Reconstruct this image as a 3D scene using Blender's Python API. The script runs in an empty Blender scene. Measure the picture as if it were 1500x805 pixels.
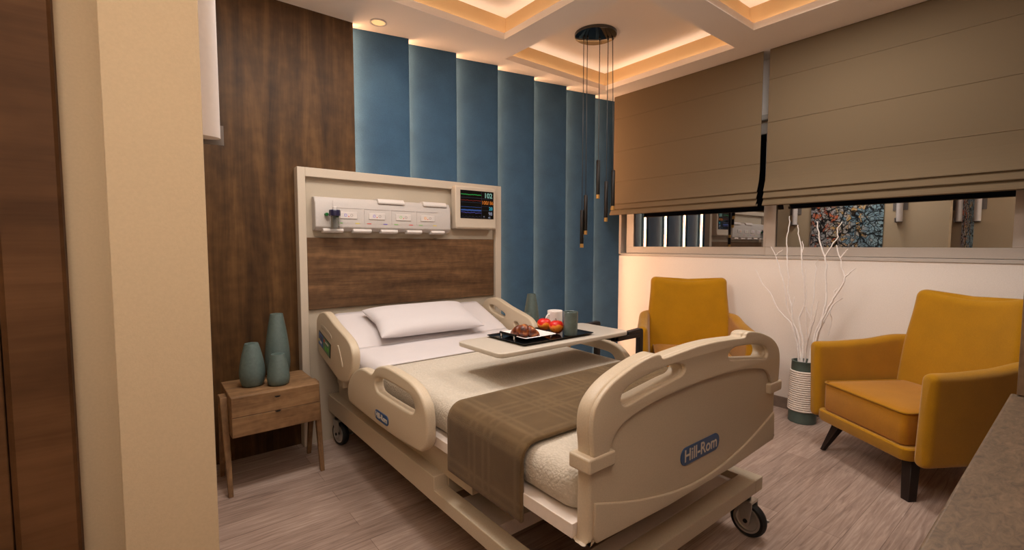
import bpy, bmesh, math, random
from mathutils import Vector, Matrix, noise
random.seed(7)
C = bpy.context.scene.collection
PI = math.pi

# ------------------------------------------------------------------ materials
def lin(c):
    return tuple(((v/255)/12.92 if v/255 <= .04045 else ((v/255+.055)/1.055)**2.4) for v in c)
def rgba(c): return lin(c)+(1,)
class NT:
    def __init__(s, name):
        s.m = bpy.data.materials.new(name); s.m.use_nodes = True
        s.t = s.m.node_tree; s.n = s.t.nodes; s.l = s.t.links
        s.b = s.n['Principled BSDF']; s.out = s.n['Material Output']
    def add(s, kind, **kw):
        nd = s.n.new(kind)
        for k, v in kw.items():
            if k in nd.inputs: nd.inputs[k].default_value = v
            else: setattr(nd, k, v)
        return nd
    def link(s, a, b): s.l.new(a, b)
    def coords(s, scale=(1,1,1), rot=(0,0,0), kind='Object'):
        tc = s.add('ShaderNodeTexCoord'); mp = s.add('ShaderNodeMapping')
        mp.inputs['Scale'].default_value = scale; mp.inputs['Rotation'].default_value = rot
        s.link(tc.outputs[kind], mp.inputs['Vector']); return mp.outputs['Vector']
    def ramp(s, fac, stops):
        r = s.add('ShaderNodeValToRGB'); e = r.color_ramp.elements
        while len(e) < len(stops): e.new(.5)
        for i, (p, c) in enumerate(stops): e[i].position = p; e[i].color = c
        s.link(fac, r.inputs['Fac']); return r.outputs['Color']
    def bump(s, h, strength, dist=.002):
        b = s.add('ShaderNodeBump'); b.inputs['Strength'].default_value = strength; b.inputs['Distance'].default_value = dist
        s.link(h, b.inputs['Height']); s.link(b.outputs['Normal'], s.b.inputs['Normal'])

def plain(name, c, rough=.5, metal=0, spec=.5, grain=.06, scale=60, bump=0, bscale=None, emit=None, estr=0):
    t = NT(name); b = t.b
    b.inputs['Roughness'].default_value = rough; b.inputs['Metallic'].default_value = metal
    b.inputs['Specular IOR Level'].default_value = spec
    v = t.coords()
    nz = t.add('ShaderNodeTexNoise', Scale=scale, Detail=3.0); t.link(v, nz.inputs['Vector'])
    l = lin(c); d = tuple(x*(1-grain) for x in l)+(1,); u = tuple(min(1, x*(1+grain)) for x in l)+(1,)
    t.link(t.ramp(nz.outputs['Fac'], [(.3, d), (.7, u)]), b.inputs['Base Color'])
    if bump:
        n2 = t.add('ShaderNodeTexNoise', Scale=bscale or scale, Detail=4.0); t.link(v, n2.inputs['Vector'])
        t.bump(n2.outputs['Fac'], bump)
    if emit:
        b.inputs['Emission Color'].default_value = rgba(emit); b.inputs['Emission Strength'].default_value = estr
    return t.m

def emis(name, c, strength):
    t = NT(name); t.b.inputs['Base Color'].default_value = rgba(c)
    t.b.inputs['Emission Color'].default_value = tuple(c)[:3]+(1,) if max(c) <= 1 else rgba(c)
    t.b.inputs['Emission Strength'].default_value = strength
    return t.m

def wood(name, dark, mid, light, axis='z', scale=1.0, rough=.45, fine=.5, bump=.08, spec=.35):
    """streaky veneer with the grain along one axis"""
    t = NT(name); b = t.b
    st = {'x': (.09, 1, 1), 'y': (1, .09, 1), 'z': (1, 1, .09)}[axis]
    v = t.coords(tuple(k*scale for k in st))
    n1 = t.add('ShaderNodeTexNoise', Scale=9.0, Detail=6.0, Roughness=.62, Distortion=.6); t.link(v, n1.inputs['Vector'])
    v2 = t.coords(tuple(k*scale*(1 if k == 1 else .35) for k in st))
    n2 = t.add('ShaderNodeTexNoise', Scale=95.0, Detail=4.0, Roughness=.7); t.link(v2, n2.inputs['Vector'])
    v3 = t.coords((scale,)*3)
    n3 = t.add('ShaderNodeTexNoise', Scale=14.0, Detail=3.0); t.link(v3, n3.inputs['Vector'])
    m1 = t.add('ShaderNodeMix', data_type='FLOAT'); m1.inputs[0].default_value = .28*fine/.5
    t.link(n1.outputs['Fac'], m1.inputs[2]); t.link(n2.outputs['Fac'], m1.inputs[3])
    m2 = t.add('ShaderNodeMix', data_type='FLOAT'); m2.inputs[0].default_value = .2
    t.link(m1.outputs[0], m2.inputs[2]); t.link(n3.outputs['Fac'], m2.inputs[3])
    t.link(t.ramp(m2.outputs[0], [(.36, rgba(dark)), (.5, rgba(mid)), (.66, rgba(light))]), b.inputs['Base Color'])
    b.inputs['Roughness'].default_value = rough; b.inputs['Specular IOR Level'].default_value = spec
    t.bump(n2.outputs['Fac'], bump)
    return t.m

def floor_mat():
    t = NT('floor_planks'); b = t.b
    v = t.coords()
    br = t.add('ShaderNodeTexBrick', Scale=1.0); t.link(v, br.inputs['Vector'])
    br.offset = .37; br.inputs['Brick Width'].default_value = 1.15; br.inputs['Row Height'].default_value = .125
    br.inputs['Mortar Size'].default_value = .0012; br.inputs['Mortar Smooth'].default_value = .2
    br.inputs['Color1'].default_value = (.35,)*3+(1,); br.inputs['Color2'].default_value = (.65,)*3+(1,); br.inputs['Mortar'].default_value = (0,0,0,1)
    vg = t.coords((.8, 14, 1))
    n1 = t.add('ShaderNodeTexNoise', Scale=5.0, Detail=8.0, Roughness=.65, Distortion=1.0); t.link(vg, n1.inputs['Vector'])
    mx = t.add('ShaderNodeMix', data_type='FLOAT'); mx.inputs[0].default_value = .62
    t.link(br.outputs['Color'], mx.inputs[2]); t.link(n1.outputs['Fac'], mx.inputs[3])
    col = t.ramp(mx.outputs[0], [(.1, rgba((60,46,40))), (.34, rgba((124,103,92))), (.5, rgba((163,141,128))), (.68, rgba((198,177,164)))])
    t.link(col, b.inputs['Base Color'])
    b.inputs['Roughness'].default_value = .42; b.inputs['Specular IOR Level'].default_value = .4
    t.bump(mx.outputs[0], .12)
    return t.m

def burl(name, dark, light):
    t = NT(name); b = t.b
    v = t.coords((1, 2.2, 2.2))
    n1 = t.add('ShaderNodeTexNoise', Scale=24.0, Detail=9.0, Roughness=.7, Distortion=1.3); t.link(v, n1.inputs['Vector'])
    t.link(t.ramp(n1.outputs['Fac'], [(.3, rgba(dark)), (.68, rgba(light))]), b.inputs['Base Color'])
    b.inputs['Roughness'].default_value = .5; t.bump(n1.outputs['Fac'], .15)
    return t.m

def fabric(name, c, scale=600, bump=.35, rough=.85, grain=.12, sheen=.2, weave=True):
    t = NT(name); b = t.b
    v = t.coords()
    n1 = t.add('ShaderNodeTexNoise', Scale=scale, Detail=2.0); t.link(v, n1.inputs['Vector'])
    n2 = t.add('ShaderNodeTexNoise', Scale=7.0, Detail=3.0); t.link(v, n2.inputs['Vector'])
    mx = t.add('ShaderNodeMix', data_type='FLOAT'); mx.inputs[0].default_value = .35
    t.link(n1.outputs['Fac'], mx.inputs[2]); t.link(n2.outputs['Fac'], mx.inputs[3])
    l = lin(c); d = tuple(x*(1-grain*1.6) for x in l)+(1,); u = tuple(min(1, x*(1+grain*1.6)) for x in l)+(1,)
    t.link(t.ramp(mx.outputs[0], [(.3, d), (.7, u)]), b.inputs['Base Color'])
    b.inputs['Roughness'].default_value = rough; b.inputs['Specular IOR Level'].default_value = .15
    b.inputs['Sheen Weight'].default_value = sheen; b.inputs['Sheen Roughness'].default_value = .5
    t.bump(n1.outputs['Fac'], bump, .0015)
    return t.m

def ribbed(name, c, scale, bump=.4):
    """woven blind cloth: fine vertical and horizontal threads"""
    t = NT(name); b = t.b
    v = t.coords()
    w1 = t.add('ShaderNodeTexWave', Scale=scale, Distortion=1.2); w1.bands_direction = 'Y'; t.link(v, w1.inputs['Vector'])
    w2 = t.add('ShaderNodeTexWave', Scale=scale*1.3, Distortion=1.2); w2.bands_direction = 'Z'; t.link(v, w2.inputs['Vector'])
    n1 = t.add('ShaderNodeTexNoise', Scale=300.0, Detail=2.0); t.link(v, n1.inputs['Vector'])
    a = t.add('ShaderNodeMath', operation='ADD'); t.link(w1.outputs['Fac'], a.inputs[0]); t.link(w2.outputs['Fac'], a.inputs[1])
    a2 = t.add('ShaderNodeMath', operation='ADD'); t.link(a.outputs[0], a2.inputs[0]); t.link(n1.outputs['Fac'], a2.inputs[1])
    mr = t.add('ShaderNodeMath', operation='MULTIPLY'); t.link(a2.outputs[0], mr.inputs[0]); mr.inputs[1].default_value = .33
    l = lin(c)
    t.link(t.ramp(mr.outputs[0], [(.1, tuple(x*.86 for x in l)+(1,)), (.9, tuple(min(1, x*1.1) for x in l)+(1,))]), b.inputs['Base Color'])
    b.inputs['Roughness'].default_value = .9; b.inputs['Specular IOR Level'].default_value = .1
    t.bump(mr.outputs[0], bump, .001)
    return t.m

def quilt():
    t = NT('coverlet_cloth'); b = t.b
    v = t.coords()
    vo = t.add('ShaderNodeTexVoronoi', Scale=105.0); vo.feature = 'F1'; vo.distance = 'CHEBYCHEV'; t.link(v, vo.inputs['Vector'])
    n1 = t.add('ShaderNodeTexNoise', Scale=40.0, Detail=4.0, Distortion=1.0); t.link(v, n1.inputs['Vector'])
    a = t.add('ShaderNodeMath', operation='ADD'); t.link(vo.outputs['Distance'], a.inputs[0]); t.link(n1.outputs['Fac'], a.inputs[1])
    b.inputs['Base Color'].default_value = rgba((196,182,160))
    t.link(t.ramp(a.outputs[0], [(.4, rgba((202,192,178))), (1.1, rgba((190,180,165)))]), b.inputs['Base Color'])
    b.inputs['Roughness'].default_value = .9; b.inputs['Specular IOR Level'].default_value = .1
    t.bump(a.outputs[0], .6, -.004)
    return t.m

def plaid():
    t = NT('plaid_throw_cloth'); b = t.b
    tc = t.add('ShaderNodeTexCoord'); sp = t.add('ShaderNodeSeparateXYZ'); t.link(tc.outputs['UV'], sp.inputs[0])
    def bands(sock, period, centres, w):
        w = w*.75
        m = t.add('ShaderNodeMath', operation='PINGPONG'); t.link(sock, m.inputs[0]); m.inputs[1].default_value = period/2
        outs = None
        for c in centres:
            d = t.add('ShaderNodeMath', operation='SUBTRACT'); t.link(m.outputs[0], d.inputs[0]); d.inputs[1].default_value = c
            ab = t.add('ShaderNodeMath', operation='ABSOLUTE'); t.link(d.outputs[0], ab.inputs[0])
            mr = t.add('ShaderNodeMapRange'); t.link(ab.outputs[0], mr.inputs[0])
            mr.inputs[1].default_value = w; mr.inputs[2].default_value = w*4; mr.inputs[3].default_value = 1; mr.inputs[4].default_value = 0
            if outs is None: outs = mr.outputs[0]
            else:
                ad = t.add('ShaderNodeMath', operation='MAXIMUM'); t.link(outs, ad.inputs[0]); t.link(mr.outputs[0], ad.inputs[1]); outs = ad.outputs[0]
        return outs
    s1 = bands(sp.outputs['X'], .26, (.02, .055), .004); s2 = bands(sp.outputs['Y'], .26, (.025, .06), .004)
    ad = t.add('ShaderNodeMath', operation='MAXIMUM'); t.link(s1, ad.inputs[0]); t.link(s2, ad.inputs[1])
    v = t.coords()
    n1 = t.add('ShaderNodeTexNoise', Scale=420.0, Detail=3.0); t.link(v, n1.inputs['Vector'])
    n2 = t.add('ShaderNodeTexNoise', Scale=9.0, Detail=3.0); t.link(v, n2.inputs['Vector'])
    mxf = t.add('ShaderNodeMix', data_type='FLOAT'); mxf.inputs[0].default_value = .5; t.link(n1.outputs['Fac'], mxf.inputs[2]); t.link(n2.outputs['Fac'], mxf.inputs[3])
    base = t.ramp(mxf.outputs[0], [(.3, rgba((74,57,36))), (.7, rgba((108,86,57)))])
    mx = t.add('ShaderNodeMix', data_type='RGBA'); t.link(base, mx.inputs[6]); mx.inputs[7].default_value = rgba((150,126,92))
    sc = t.add('ShaderNodeMath', operation='MULTIPLY'); sc.inputs[1].default_value = .13; t.link(ad.outputs[0], sc.inputs[0])
    t.link(sc.outputs[0], mx.inputs[0]); t.link(mx.outputs[2], b.inputs['Base Color'])
    b.inputs['Roughness'].default_value = .95; b.inputs['Specular IOR Level'].default_value = .08; b.inputs['Sheen Weight'].default_value = .15
    t.bump(n1.outputs['Fac'], .6, .003)
    return t.m

def crackle():
    """abstract crackled canvas: pale, orange and blue cells broken by black cracks"""
    t = NT('crackle_canvas'); b = t.b
    v = t.coords((1, 1, 1)); nz = t.add('ShaderNodeTexNoise', Scale=6.0, Detail=4.0); t.link(v, nz.inputs['Vector'])
    mixv = t.add('ShaderNodeMix', data_type='VECTOR'); mixv.inputs[0].default_value = .16
    t.link(v, mixv.inputs[4]); t.link(nz.outputs['Color'], mixv.inputs[5])
    vo = t.add('ShaderNodeTexVoronoi', Scale=27.0); vo.feature = 'DISTANCE_TO_EDGE'; t.link(mixv.outputs[1], vo.inputs['Vector'])
    vb = t.add('ShaderNodeTexVoronoi', Scale=6.5); vb.feature = 'DISTANCE_TO_EDGE'; t.link(mixv.outputs[1], vb.inputs['Vector'])
    vc = t.add('ShaderNodeTexVoronoi', Scale=27.0); t.link(mixv.outputs[1], vc.inputs['Vector'])
    n3 = t.add('ShaderNodeTexNoise', Scale=3.0, Detail=3.0); t.link(v, n3.inputs['Vector'])
    sp = t.add('ShaderNodeSeparateXYZ'); t.link(v, sp.inputs[0])
    mr = t.add('ShaderNodeMapRange'); t.link(sp.outputs['Y'], mr.inputs[0]); mr.inputs[1].default_value = -.42; mr.inputs[2].default_value = .42
    sv = t.add('ShaderNodeSeparateColor'); t.link(vc.outputs['Color'], sv.inputs[0])
    ad = t.add('ShaderNodeMath', operation='ADD'); t.link(mr.outputs[0], ad.inputs[0])
    m5 = t.add('ShaderNodeMath', operation='MULTIPLY_ADD'); t.link(sv.outputs[0], m5.inputs[0]); m5.inputs[1].default_value = .5; m5.inputs[2].default_value = -.25
    t.link(m5.outputs[0], ad.inputs[1])
    cells = t.ramp(ad.outputs[0], [(.05, rgba((160,190,200))), (.3, rgba((120,150,168))), (.42, rgba((196,198,194))), (.52, rgba((226,176,90))), (.6, rgba((206,198,190))), (.76, rgba((190,186,184))), (.86, rgba((226,110,50))), (.94, rgba((180,180,182)))])
    e1 = t.ramp(vo.outputs['Distance'], [(.03, (0,0,0,1)), (.12, (1,1,1,1))]); e2 = t.ramp(vb.outputs['Distance'], [(.03, (0,0,0,1)), (.07, (1,1,1,1))])
    mm = t.add('ShaderNodeMix', data_type='RGBA', blend_type='MULTIPLY'); mm.inputs[0].default_value = 1; t.link(cells, mm.inputs[6]); t.link(e1, mm.inputs[7])
    m2 = t.add('ShaderNodeMix', data_type='RGBA', blend_type='MULTIPLY'); m2.inputs[0].default_value = .95; t.link(mm.outputs[2], m2.inputs[6]); t.link(e2, m2.inputs[7])
    t.link(m2.outputs[2], b.inputs['Base Color']); b.inputs['Roughness'].default_value = .4
    return t.m

def glass_pane():
    t = NT('night_window_glass'); t.n.remove(t.b)
    g = t.add('ShaderNodeBsdfGlossy', Roughness=.0); g.inputs['Color'].default_value = (.62,.62,.62,1)
    tr = t.add('ShaderNodeBsdfTransparent'); tr.inputs['Color'].default_value = (.5,.52,.55,1)
    mx = t.add('ShaderNodeMixShader'); mx.inputs[0].default_value = .62
    t.link(tr.outputs[0], mx.inputs[1]); t.link(g.outputs[0], mx.inputs[2]); t.link(mx.outputs[0], t.out.inputs['Surface'])
    return t.m
def clear_glass(name, tint=(.93,.95,.95)):
    t = NT(name); t.n.remove(t.b)
    g = t.add('ShaderNodeBsdfGlossy', Roughness=.05); tr = t.add('ShaderNodeBsdfTransparent'); tr.inputs['Color'].default_value = tint+(1,)
    lw = t.add('ShaderNodeLayerWeight'); lw.inputs['Blend'].default_value = .35
    mx = t.add('ShaderNodeMixShader'); t.link(lw.outputs['Facing'], mx.inputs[0]); t.link(tr.outputs[0], mx.inputs[1]); t.link(g.outputs[0], mx.inputs[2]); t.link(mx.outputs[0], t.out.inputs['Surface'])
    return t.m
def apple_mat():
    t = NT('apple_skin'); b = t.b
    v = t.coords(); sp = t.add('ShaderNodeSeparateXYZ'); t.link(v, sp.inputs[0])
    nz = t.add('ShaderNodeTexNoise', Scale=26.0, Detail=3.0); t.link(v, nz.inputs['Vector'])
    m = t.add('ShaderNodeMath', operation='MULTIPLY_ADD'); t.link(sp.outputs['Z'], m.inputs[0]); m.inputs[1].default_value = 13.0; t.link(nz.outputs['Fac'], m.inputs[2])
    t.link(t.ramp(m.outputs[0], [(.55, rgba((170,60,22))), (.92, rgba((240,150,44))), (1.14, rgba((228,70,26))), (1.32, rgba((204,24,14)))]), b.inputs['Base Color'])
    b.inputs['Roughness'].default_value = .35
    return t.m
def croissant_mat():
    t = NT('baked_crust'); b = t.b
    v = t.coords(); nz = t.add('ShaderNodeTexNoise', Scale=30.0, Detail=5.0); t.link(v, nz.inputs['Vector'])
    t.link(t.ramp(nz.outputs['Fac'], [(.38, rgba((56,18,6))), (.54, rgba((118,54,18))), (.68, rgba((196,128,60)))]), b.inputs['Base Color'])
    b.inputs['Roughness'].default_value = .4; t.bump(nz.outputs['Fac'], .3)
    return t.m
def ceramic_ring(name, c, scale=260, bump=.5):
    t = NT(name); b = t.b
    v = t.coords(); w = t.add('ShaderNodeTexWave', Scale=scale/10, Distortion=.4); w.bands_direction = 'Z'; t.link(v, w.inputs['Vector'])
    nz = t.add('ShaderNodeTexNoise', Scale=80.0, Detail=4.0); t.link(v, nz.inputs['Vector'])
    l = lin(c)
    mxf = t.add('ShaderNodeMix', data_type='FLOAT'); mxf.inputs[0].default_value = .5; t.link(w.outputs['Fac'], mxf.inputs[2]); t.link(nz.outputs['Fac'], mxf.inputs[3])
    t.link(t.ramp(mxf.outputs[0], [(.2, tuple(x*.72 for x in l)+(1,)), (.8, tuple(min(1, x*1.25) for x in l)+(1,))]), b.inputs['Base Color'])
    b.inputs['Roughness'].default_value = .5; t.bump(w.outputs['Fac'], bump, .001)
    return t.m

M = dict(
 wall=plain('warm_cream_paint', (238,230,223), .85, spec=.2, grain=.03, scale=180, bump=.12, bscale=350),
 pillar=plain('beige_wall_paint', (200,179,148), .85, spec=.2, grain=.03, scale=180, bump=.15, bscale=300),
 ceil=plain('ceiling_paint', (247,238,230), .9, spec=.15, grain=.015, scale=150),
 cove=plain('cove_paint_glow_tint', (204,172,128), .9, spec=.15, grain=.015, scale=150),  # golden cast of the cove lighting mixed into the wall colour
 floor=floor_mat(),
 base=plain('grey_skirting', (128,112,100), .6, grain=.1, scale=30),
 wwood=wood('walnut_cladding', (54,36,20), (82,57,32), (110,79,46), 'z', 1.1, rough=.5, spec=.2, fine=.3),
 hwood=wood('walnut_headboard', (60,42,28), (91,66,44), (126,94,64), 'x', 1.5, rough=.4),
 dwood=wood('dark_door_wood', (70,46,28), (96,66,41), (122,86,56), 'x', .55, rough=.6, fine=.3, spec=.15),
 nwood=wood('oak_nightstand', (92,67,44), (128,96,65), (154,120,84), 'x', 2.2, rough=.55),
 nleg=wood('oak_leg', (92,67,44), (124,92,62), (150,116,80), 'z', 2.2, rough=.55),
 burl=burl('grey_brown_desktop', (66,53,39), (118,97,75)),
 board=wood('grey_brown_board', (82,64,48), (120,98,76), (150,126,100), 'z', 3, rough=.5),
 blue=fabric('blue_felt', (57,86,112), 420, .35, .9, .2, .05),
 led=emis('led_strip_glow', (1.0,.53,.27), 24),
 cove_led=emis('cove_led_glow', (1.0,.78,.60), 7),
 dl=emis('downlight_glow', (1.0,.50,.20), 1.25),
 plastic=plain('bed_plastic', (196,180,156), .42, spec=.4, grain=.05, scale=220, bump=.10, bscale=260),
 bframe=plain('bed_frame_paint', (190,175,152), .5, spec=.35, grain=.06, scale=200, bump=.08, bscale=260),
 deck=plain('white_deck_steel', (226,214,204), .45, grain=.02),
 white=plain('white_plastic', (208,200,194), .4, grain=.02),
 sheet=fabric('white_cotton', (208,201,201), 500, .12, .9, .03, .1),
 pillow=fabric('pillow_cotton', (208,202,203), 300, .12, .9, .02, .1),
 quilt=quilt(), plaid=plaid(),
 hbframe=plain('headboard_paint', (194,180,162), .6, spec=.3, grain=.03, scale=200, bump=.08, bscale=300),
 hbback=plain('headboard_back_paint', (182,169,150), .6, spec=.3, grain=.03, scale=200, bump=.08, bscale=300),
 medgrey=plain('pale_grey_aluminium', (184,176,170), .5, spec=.4, grain=.03, scale=150),
 silver=plain('brushed_silver', (200,196,190), .3, metal=.85, grain=.03),
 chrome=plain('chrome', (215,212,208), .15, metal=1, grain=.01),
 black=plain('black_plastic', (18,17,17), .35, grain=.1),
 gloss=plain('black_gloss', (6,8,10), .04, spec=1.0, grain=.02),
 bronze=plain('dark_bronze_metal', (30,25,22), .35, metal=.6, grain=.06),
 brass=plain('brass_tip', (196,152,92), .3, metal=.9, grain=.04, emit=(255,190,100), estr=.06),
 darkmetal=plain('charcoal_metal', (46,42,42), .4, metal=.3, grain=.05),
 rubber=plain('black_rubber', (14,14,14), .6, grain=.1),
 badge=plain('blue_badge', (44,78,124), .35, grain=.04),
 badget=plain('badge_lettering', (206,196,182), .5, grain=.02),
 ycloth=fabric('mustard_wool', (172,122,10), 520, .4, .9, .13, .25),
 yseat=fabric('mustard_wool_seat', (176,118,18), 520, .4, .9, .13, .25),
 ypipe=fabric('mustard_piping', (164,114,10), 520, .4, .9, .1, .2),
 legdark=plain('espresso_leg', (34,22,18), .4, grain=.1),
 blind=ribbed('taupe_blind_cloth', (106,91,71), 120),
 blindback=plain('dark_blind_lining', (40,32,26), .9),
 wframe=plain('window_frame_paint', (192,184,176), .45, spec=.4, grain=.03, scale=250),
 glass=glass_pane(),
 screen=plain('monitor_glass', (5,6,8), .15, grain=.02),
 ceram=ceramic_ring('sage_ceramic', (86,101,96), 1100, .4),
 ceram2=plain('smooth_sage_ceramic', (86,101,97), .5, grain=.12, scale=70),
 ceramdark=plain('sage_base_glaze', (62,80,76), .5, grain=.08),
 cup=plain('grey_green_glaze', (86,100,98), .22, spec=.7, grain=.22, scale=26),
 china=plain('white_china', (238,232,228), .2, spec=.6, grain=.01),
 tray=plain('black_lacquer_tray', (14,14,16), .1, spec=.8, grain=.05),
 table=plain('laminate_table', (196,186,172), .28, spec=.5, grain=.03, scale=200),
 apple=apple_mat(), crois=croissant_mat(), stem=plain('apple_stem', (70,44,20), .7),
 vgreen=plain('green_floor_vase', (78,92,86), .5, grain=.08, scale=30),
 cord=plain('white_cord', (226,214,202), .8, grain=.05),
 twig=plain('white_branch', (244,238,234), .75, grain=.05),
 crackle=crackle(), canvas=plain('canvas_edge', (60,56,54), .8),
 sconce=plain('white_sconce_metal', (226,216,210), .45, grain=.02),
 sgrey=plain('grey_bracket', (120,112,106), .5, grain=.03),
 navy=plain('navy_cap', (30,26,58), .4), clear=clear_glass('clear_jar_glass'), green=plain('green_valve', (22,104,44), .4),
 lcdb=plain('blue_keypad', (40,90,150), .4, emit=(40,90,150), estr=.0), lcdg=plain('green_keypad', (84,124,84), .4, emit=(110,180,100), estr=.0),
 red=plain('red_mark', (214,44,36), .5), blu=plain('blue_mark', (60,52,190), .5), yel=plain('yellow_mark', (226,206,60), .5), grn=plain('green_mark', (92,178,52), .5),
 purple=plain('violet_ring', (150,140,214), .5), orng=plain('orange_ring', (240,170,80), .5), lgreen=plain('pale_green_ring', (150,200,130), .5), grey=plain('grey_socket', (170,160,156), .5),
)
def glow(name, c, s=.55): return plain(name, tuple(int(k*.4) for k in c), .4, emit=c, estr=s, grain=.01)
M.update(sg=glow('trace_green', (30,170,70)), sr=glow('trace_red', (150,34,28)), sb=glow('trace_blue', (40,80,150)), sv=glow('trace_violet', (92,92,190)),
         st=glow('digit_teal', (130,180,165)), so=glow('digit_orange', (205,110,25)), sc=glow('digit_cyan', (40,170,190)), sw=glow('digit_grey', (150,155,175)), sl=glow('grid_line', (50,58,84)))

# ------------------------------------------------------------------ mesh helpers
class MB:
    def __init__(s): s.v = []; s.f = []; s.uv = {}
    def add(s, vs, fs):
        o = len(s.v); s.v += [tuple(p) for p in vs]; s.f += [tuple(i+o for i in f) for f in fs]
        return s
    def box(s, x0, x1, y0, y1, z0, z1):
        v = [(x0,y0,z0),(x1,y0,z0),(x1,y1,z0),(x0,y1,z0),(x0,y0,z1),(x1,y0,z1),(x1,y1,z1),(x0,y1,z1)]
        return s.add(v, [(0,3,2,1),(4,5,6,7),(0,1,5,4),(1,2,6,5),(2,3,7,6),(3,0,4,7)])
    def prism(s, poly, a0, a1, axis):
        """extrude a polygon: axis z -> (x,y), y -> (x,z), x -> (y,z)"""
        def P(p, a): return {'z': (p[0],p[1],a), 'y': (p[0],a,p[1]), 'x': (a,p[0],p[1])}[axis]
        n = len(poly); v = [P(p, a0) for p in poly]+[P(p, a1) for p in poly]
        f = [tuple(range(n-1,-1,-1)), tuple(range(n, 2*n))]+[(i, (i+1) % n, n+(i+1) % n, n+i) for i in range(n)]
        return s.add(v, f)
    def loft(s, rings, closed=True, cap=True):
        n = len(rings[0]); v = [p for r in rings for p in r]; f = []
        for k in range(len(rings)-1):
            for i in range(n if closed else n-1):
                a, b = k*n+i, k*n+(i+1) % n; f.append((a, b, b+n, a+n))
        if cap and closed: f.append(tuple(range(n-1,-1,-1))); f.append(tuple(range((len(rings)-1)*n, len(rings)*n)))
        return s.add(v, f)
    def lathe(s, prof, c=(0,0,0), seg=40):
        rings = [[(c[0]+r*math.cos(2*PI*i/seg), c[1]+r*math.sin(2*PI*i/seg), c[2]+z) for i in range(seg)] for r, z in prof]
        return s.loft(rings)
    def tube(s, pts, rad, seg=8, cap=True):
        pts = [Vector(p) for p in pts]; rings = []; up = Vector((0,0,1)); prev = None
        for i, p in enumerate(pts):
            d = (pts[min(i+1, len(pts)-1)]-pts[max(i-1, 0)]).normalized()
            if prev is None:
                a = d.cross(up) if abs(d.dot(up)) < .95 else d.cross(Vector((1,0,0)))
            else: a = prev-d*prev.dot(d)
            a.normalize(); prev = a; b = d.cross(a); r = rad[i] if hasattr(rad, '__len__') else rad
            rings.append([tuple(p+a*r*math.cos(2*PI*k/seg)+b*r*math.sin(2*PI*k/seg)) for k in range(seg)])
        return s.loft(rings, True, cap)
    def cyl(s, a, b, r, seg=24): return s.tube([a, b], r, seg)
    def build(s, name, mat, parent=None, bevel=0, smooth=True, sub=0, origin=None, solid=0, segs=3, angle=35):
        me = bpy.data.meshes.new(name); org = Vector(origin) if origin is not None else (Vector(parent['_org']) if parent is not None and '_org' in parent else Vector((0,0,0)))
        me.from_pydata([tuple(Vector(p)-org) for p in s.v], [], s.f); me.update()
        bm = bmesh.new(); bm.from_mesh(me); bmesh.ops.recalc_face_normals(bm, faces=bm.faces); bm.to_mesh(me); bm.free()
        return finish(me, name, mat, parent, org, bevel, smooth, sub, solid, segs, angle)
def finish(me, name, mat, parent, org, bevel=0, smooth=True, sub=0, solid=0, segs=3, angle=35):
    o = bpy.data.objects.new(name, me); C.objects.link(o)
    me.materials.append(mat)
    if smooth:
        for p in me.polygons: p.use_smooth = True
        if not sub: me.set_sharp_from_angle(angle=math.radians(angle))
    if solid: md = o.modifiers.new('t', 'SOLIDIFY'); md.thickness = solid; md.offset = -1
    if bevel:
        md = o.modifiers.new('b', 'BEVEL'); md.width = bevel; md.segments = segs; md.limit_method = 'ANGLE'; md.angle_limit = math.radians(40)
    if sub: md = o.modifiers.new('s', 'SUBSURF'); md.levels = sub; md.render_levels = sub
    if parent is not None: o.parent = parent; o['_org'] = list(org)
    else: o.location = org; o['_org'] = list(org)
    return o
def box(name, mat, b, parent=None, bevel=.004, **k):
    return MB().box(*b).build(name, mat, parent, bevel=bevel, **k)

def cat(pts, n=6):
    """closed Catmull-Rom resample of a 2D outline"""
    N = len(pts); out = []
    for i in range(N):
        p0, p1, p2, p3 = pts[i-1], pts[i], pts[(i+1) % N], pts[(i+2) % N]
        for k in range(n):
            t = k/n
            out.append(tuple(.5*((2*p1[j])+(-p0[j]+p2[j])*t+(2*p0[j]-5*p1[j]+4*p2[j]-p3[j])*t*t+(-p0[j]+3*p1[j]-3*p2[j]+p3[j])*t**3) for j in range(len(p1))))
    return out
def cato(pts, n=6):
    out = []; N = len(pts)
    for i in range(N-1):
        p0, p1, p2, p3 = pts[max(i-1,0)], pts[i], pts[i+1], pts[min(i+2,N-1)]
        for k in range(n):
            t = k/n
            out.append(tuple(.5*((2*p1[j])+(-p0[j]+p2[j])*t+(2*p0[j]-5*p1[j]+4*p2[j]-p3[j])*t*t+(-p0[j]+3*p1[j]-3*p2[j]+p3[j])*t**3) for j in range(len(p1))))
    return out+[tuple(pts[-1])]
def curve_mesh(splines, thick, bev, closed=True):
    cu = bpy.data.curves.new('tmp', 'CURVE'); cu.dimensions = '2D'; cu.fill_mode = 'BOTH'
    for sp in splines:
        s = cu.splines.new('POLY'); s.points.add(len(sp)-1); s.use_cyclic_u = True
        for p, q in zip(s.points, sp): p.co = (q[0], q[1], 0, 1)
    cu.extrude = max(thick/2-bev, 0); cu.bevel_depth = bev; cu.bevel_resolution = 3; cu.offset = -bev
    o = bpy.data.objects.new('tmp', cu); C.objects.link(o)
    dg = bpy.context.evaluated_depsgraph_get(); me = bpy.data.meshes.new_from_object(o.evaluated_get(dg))
    bpy.data.objects.remove(o); bpy.data.curves.remove(cu)
    return me
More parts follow.
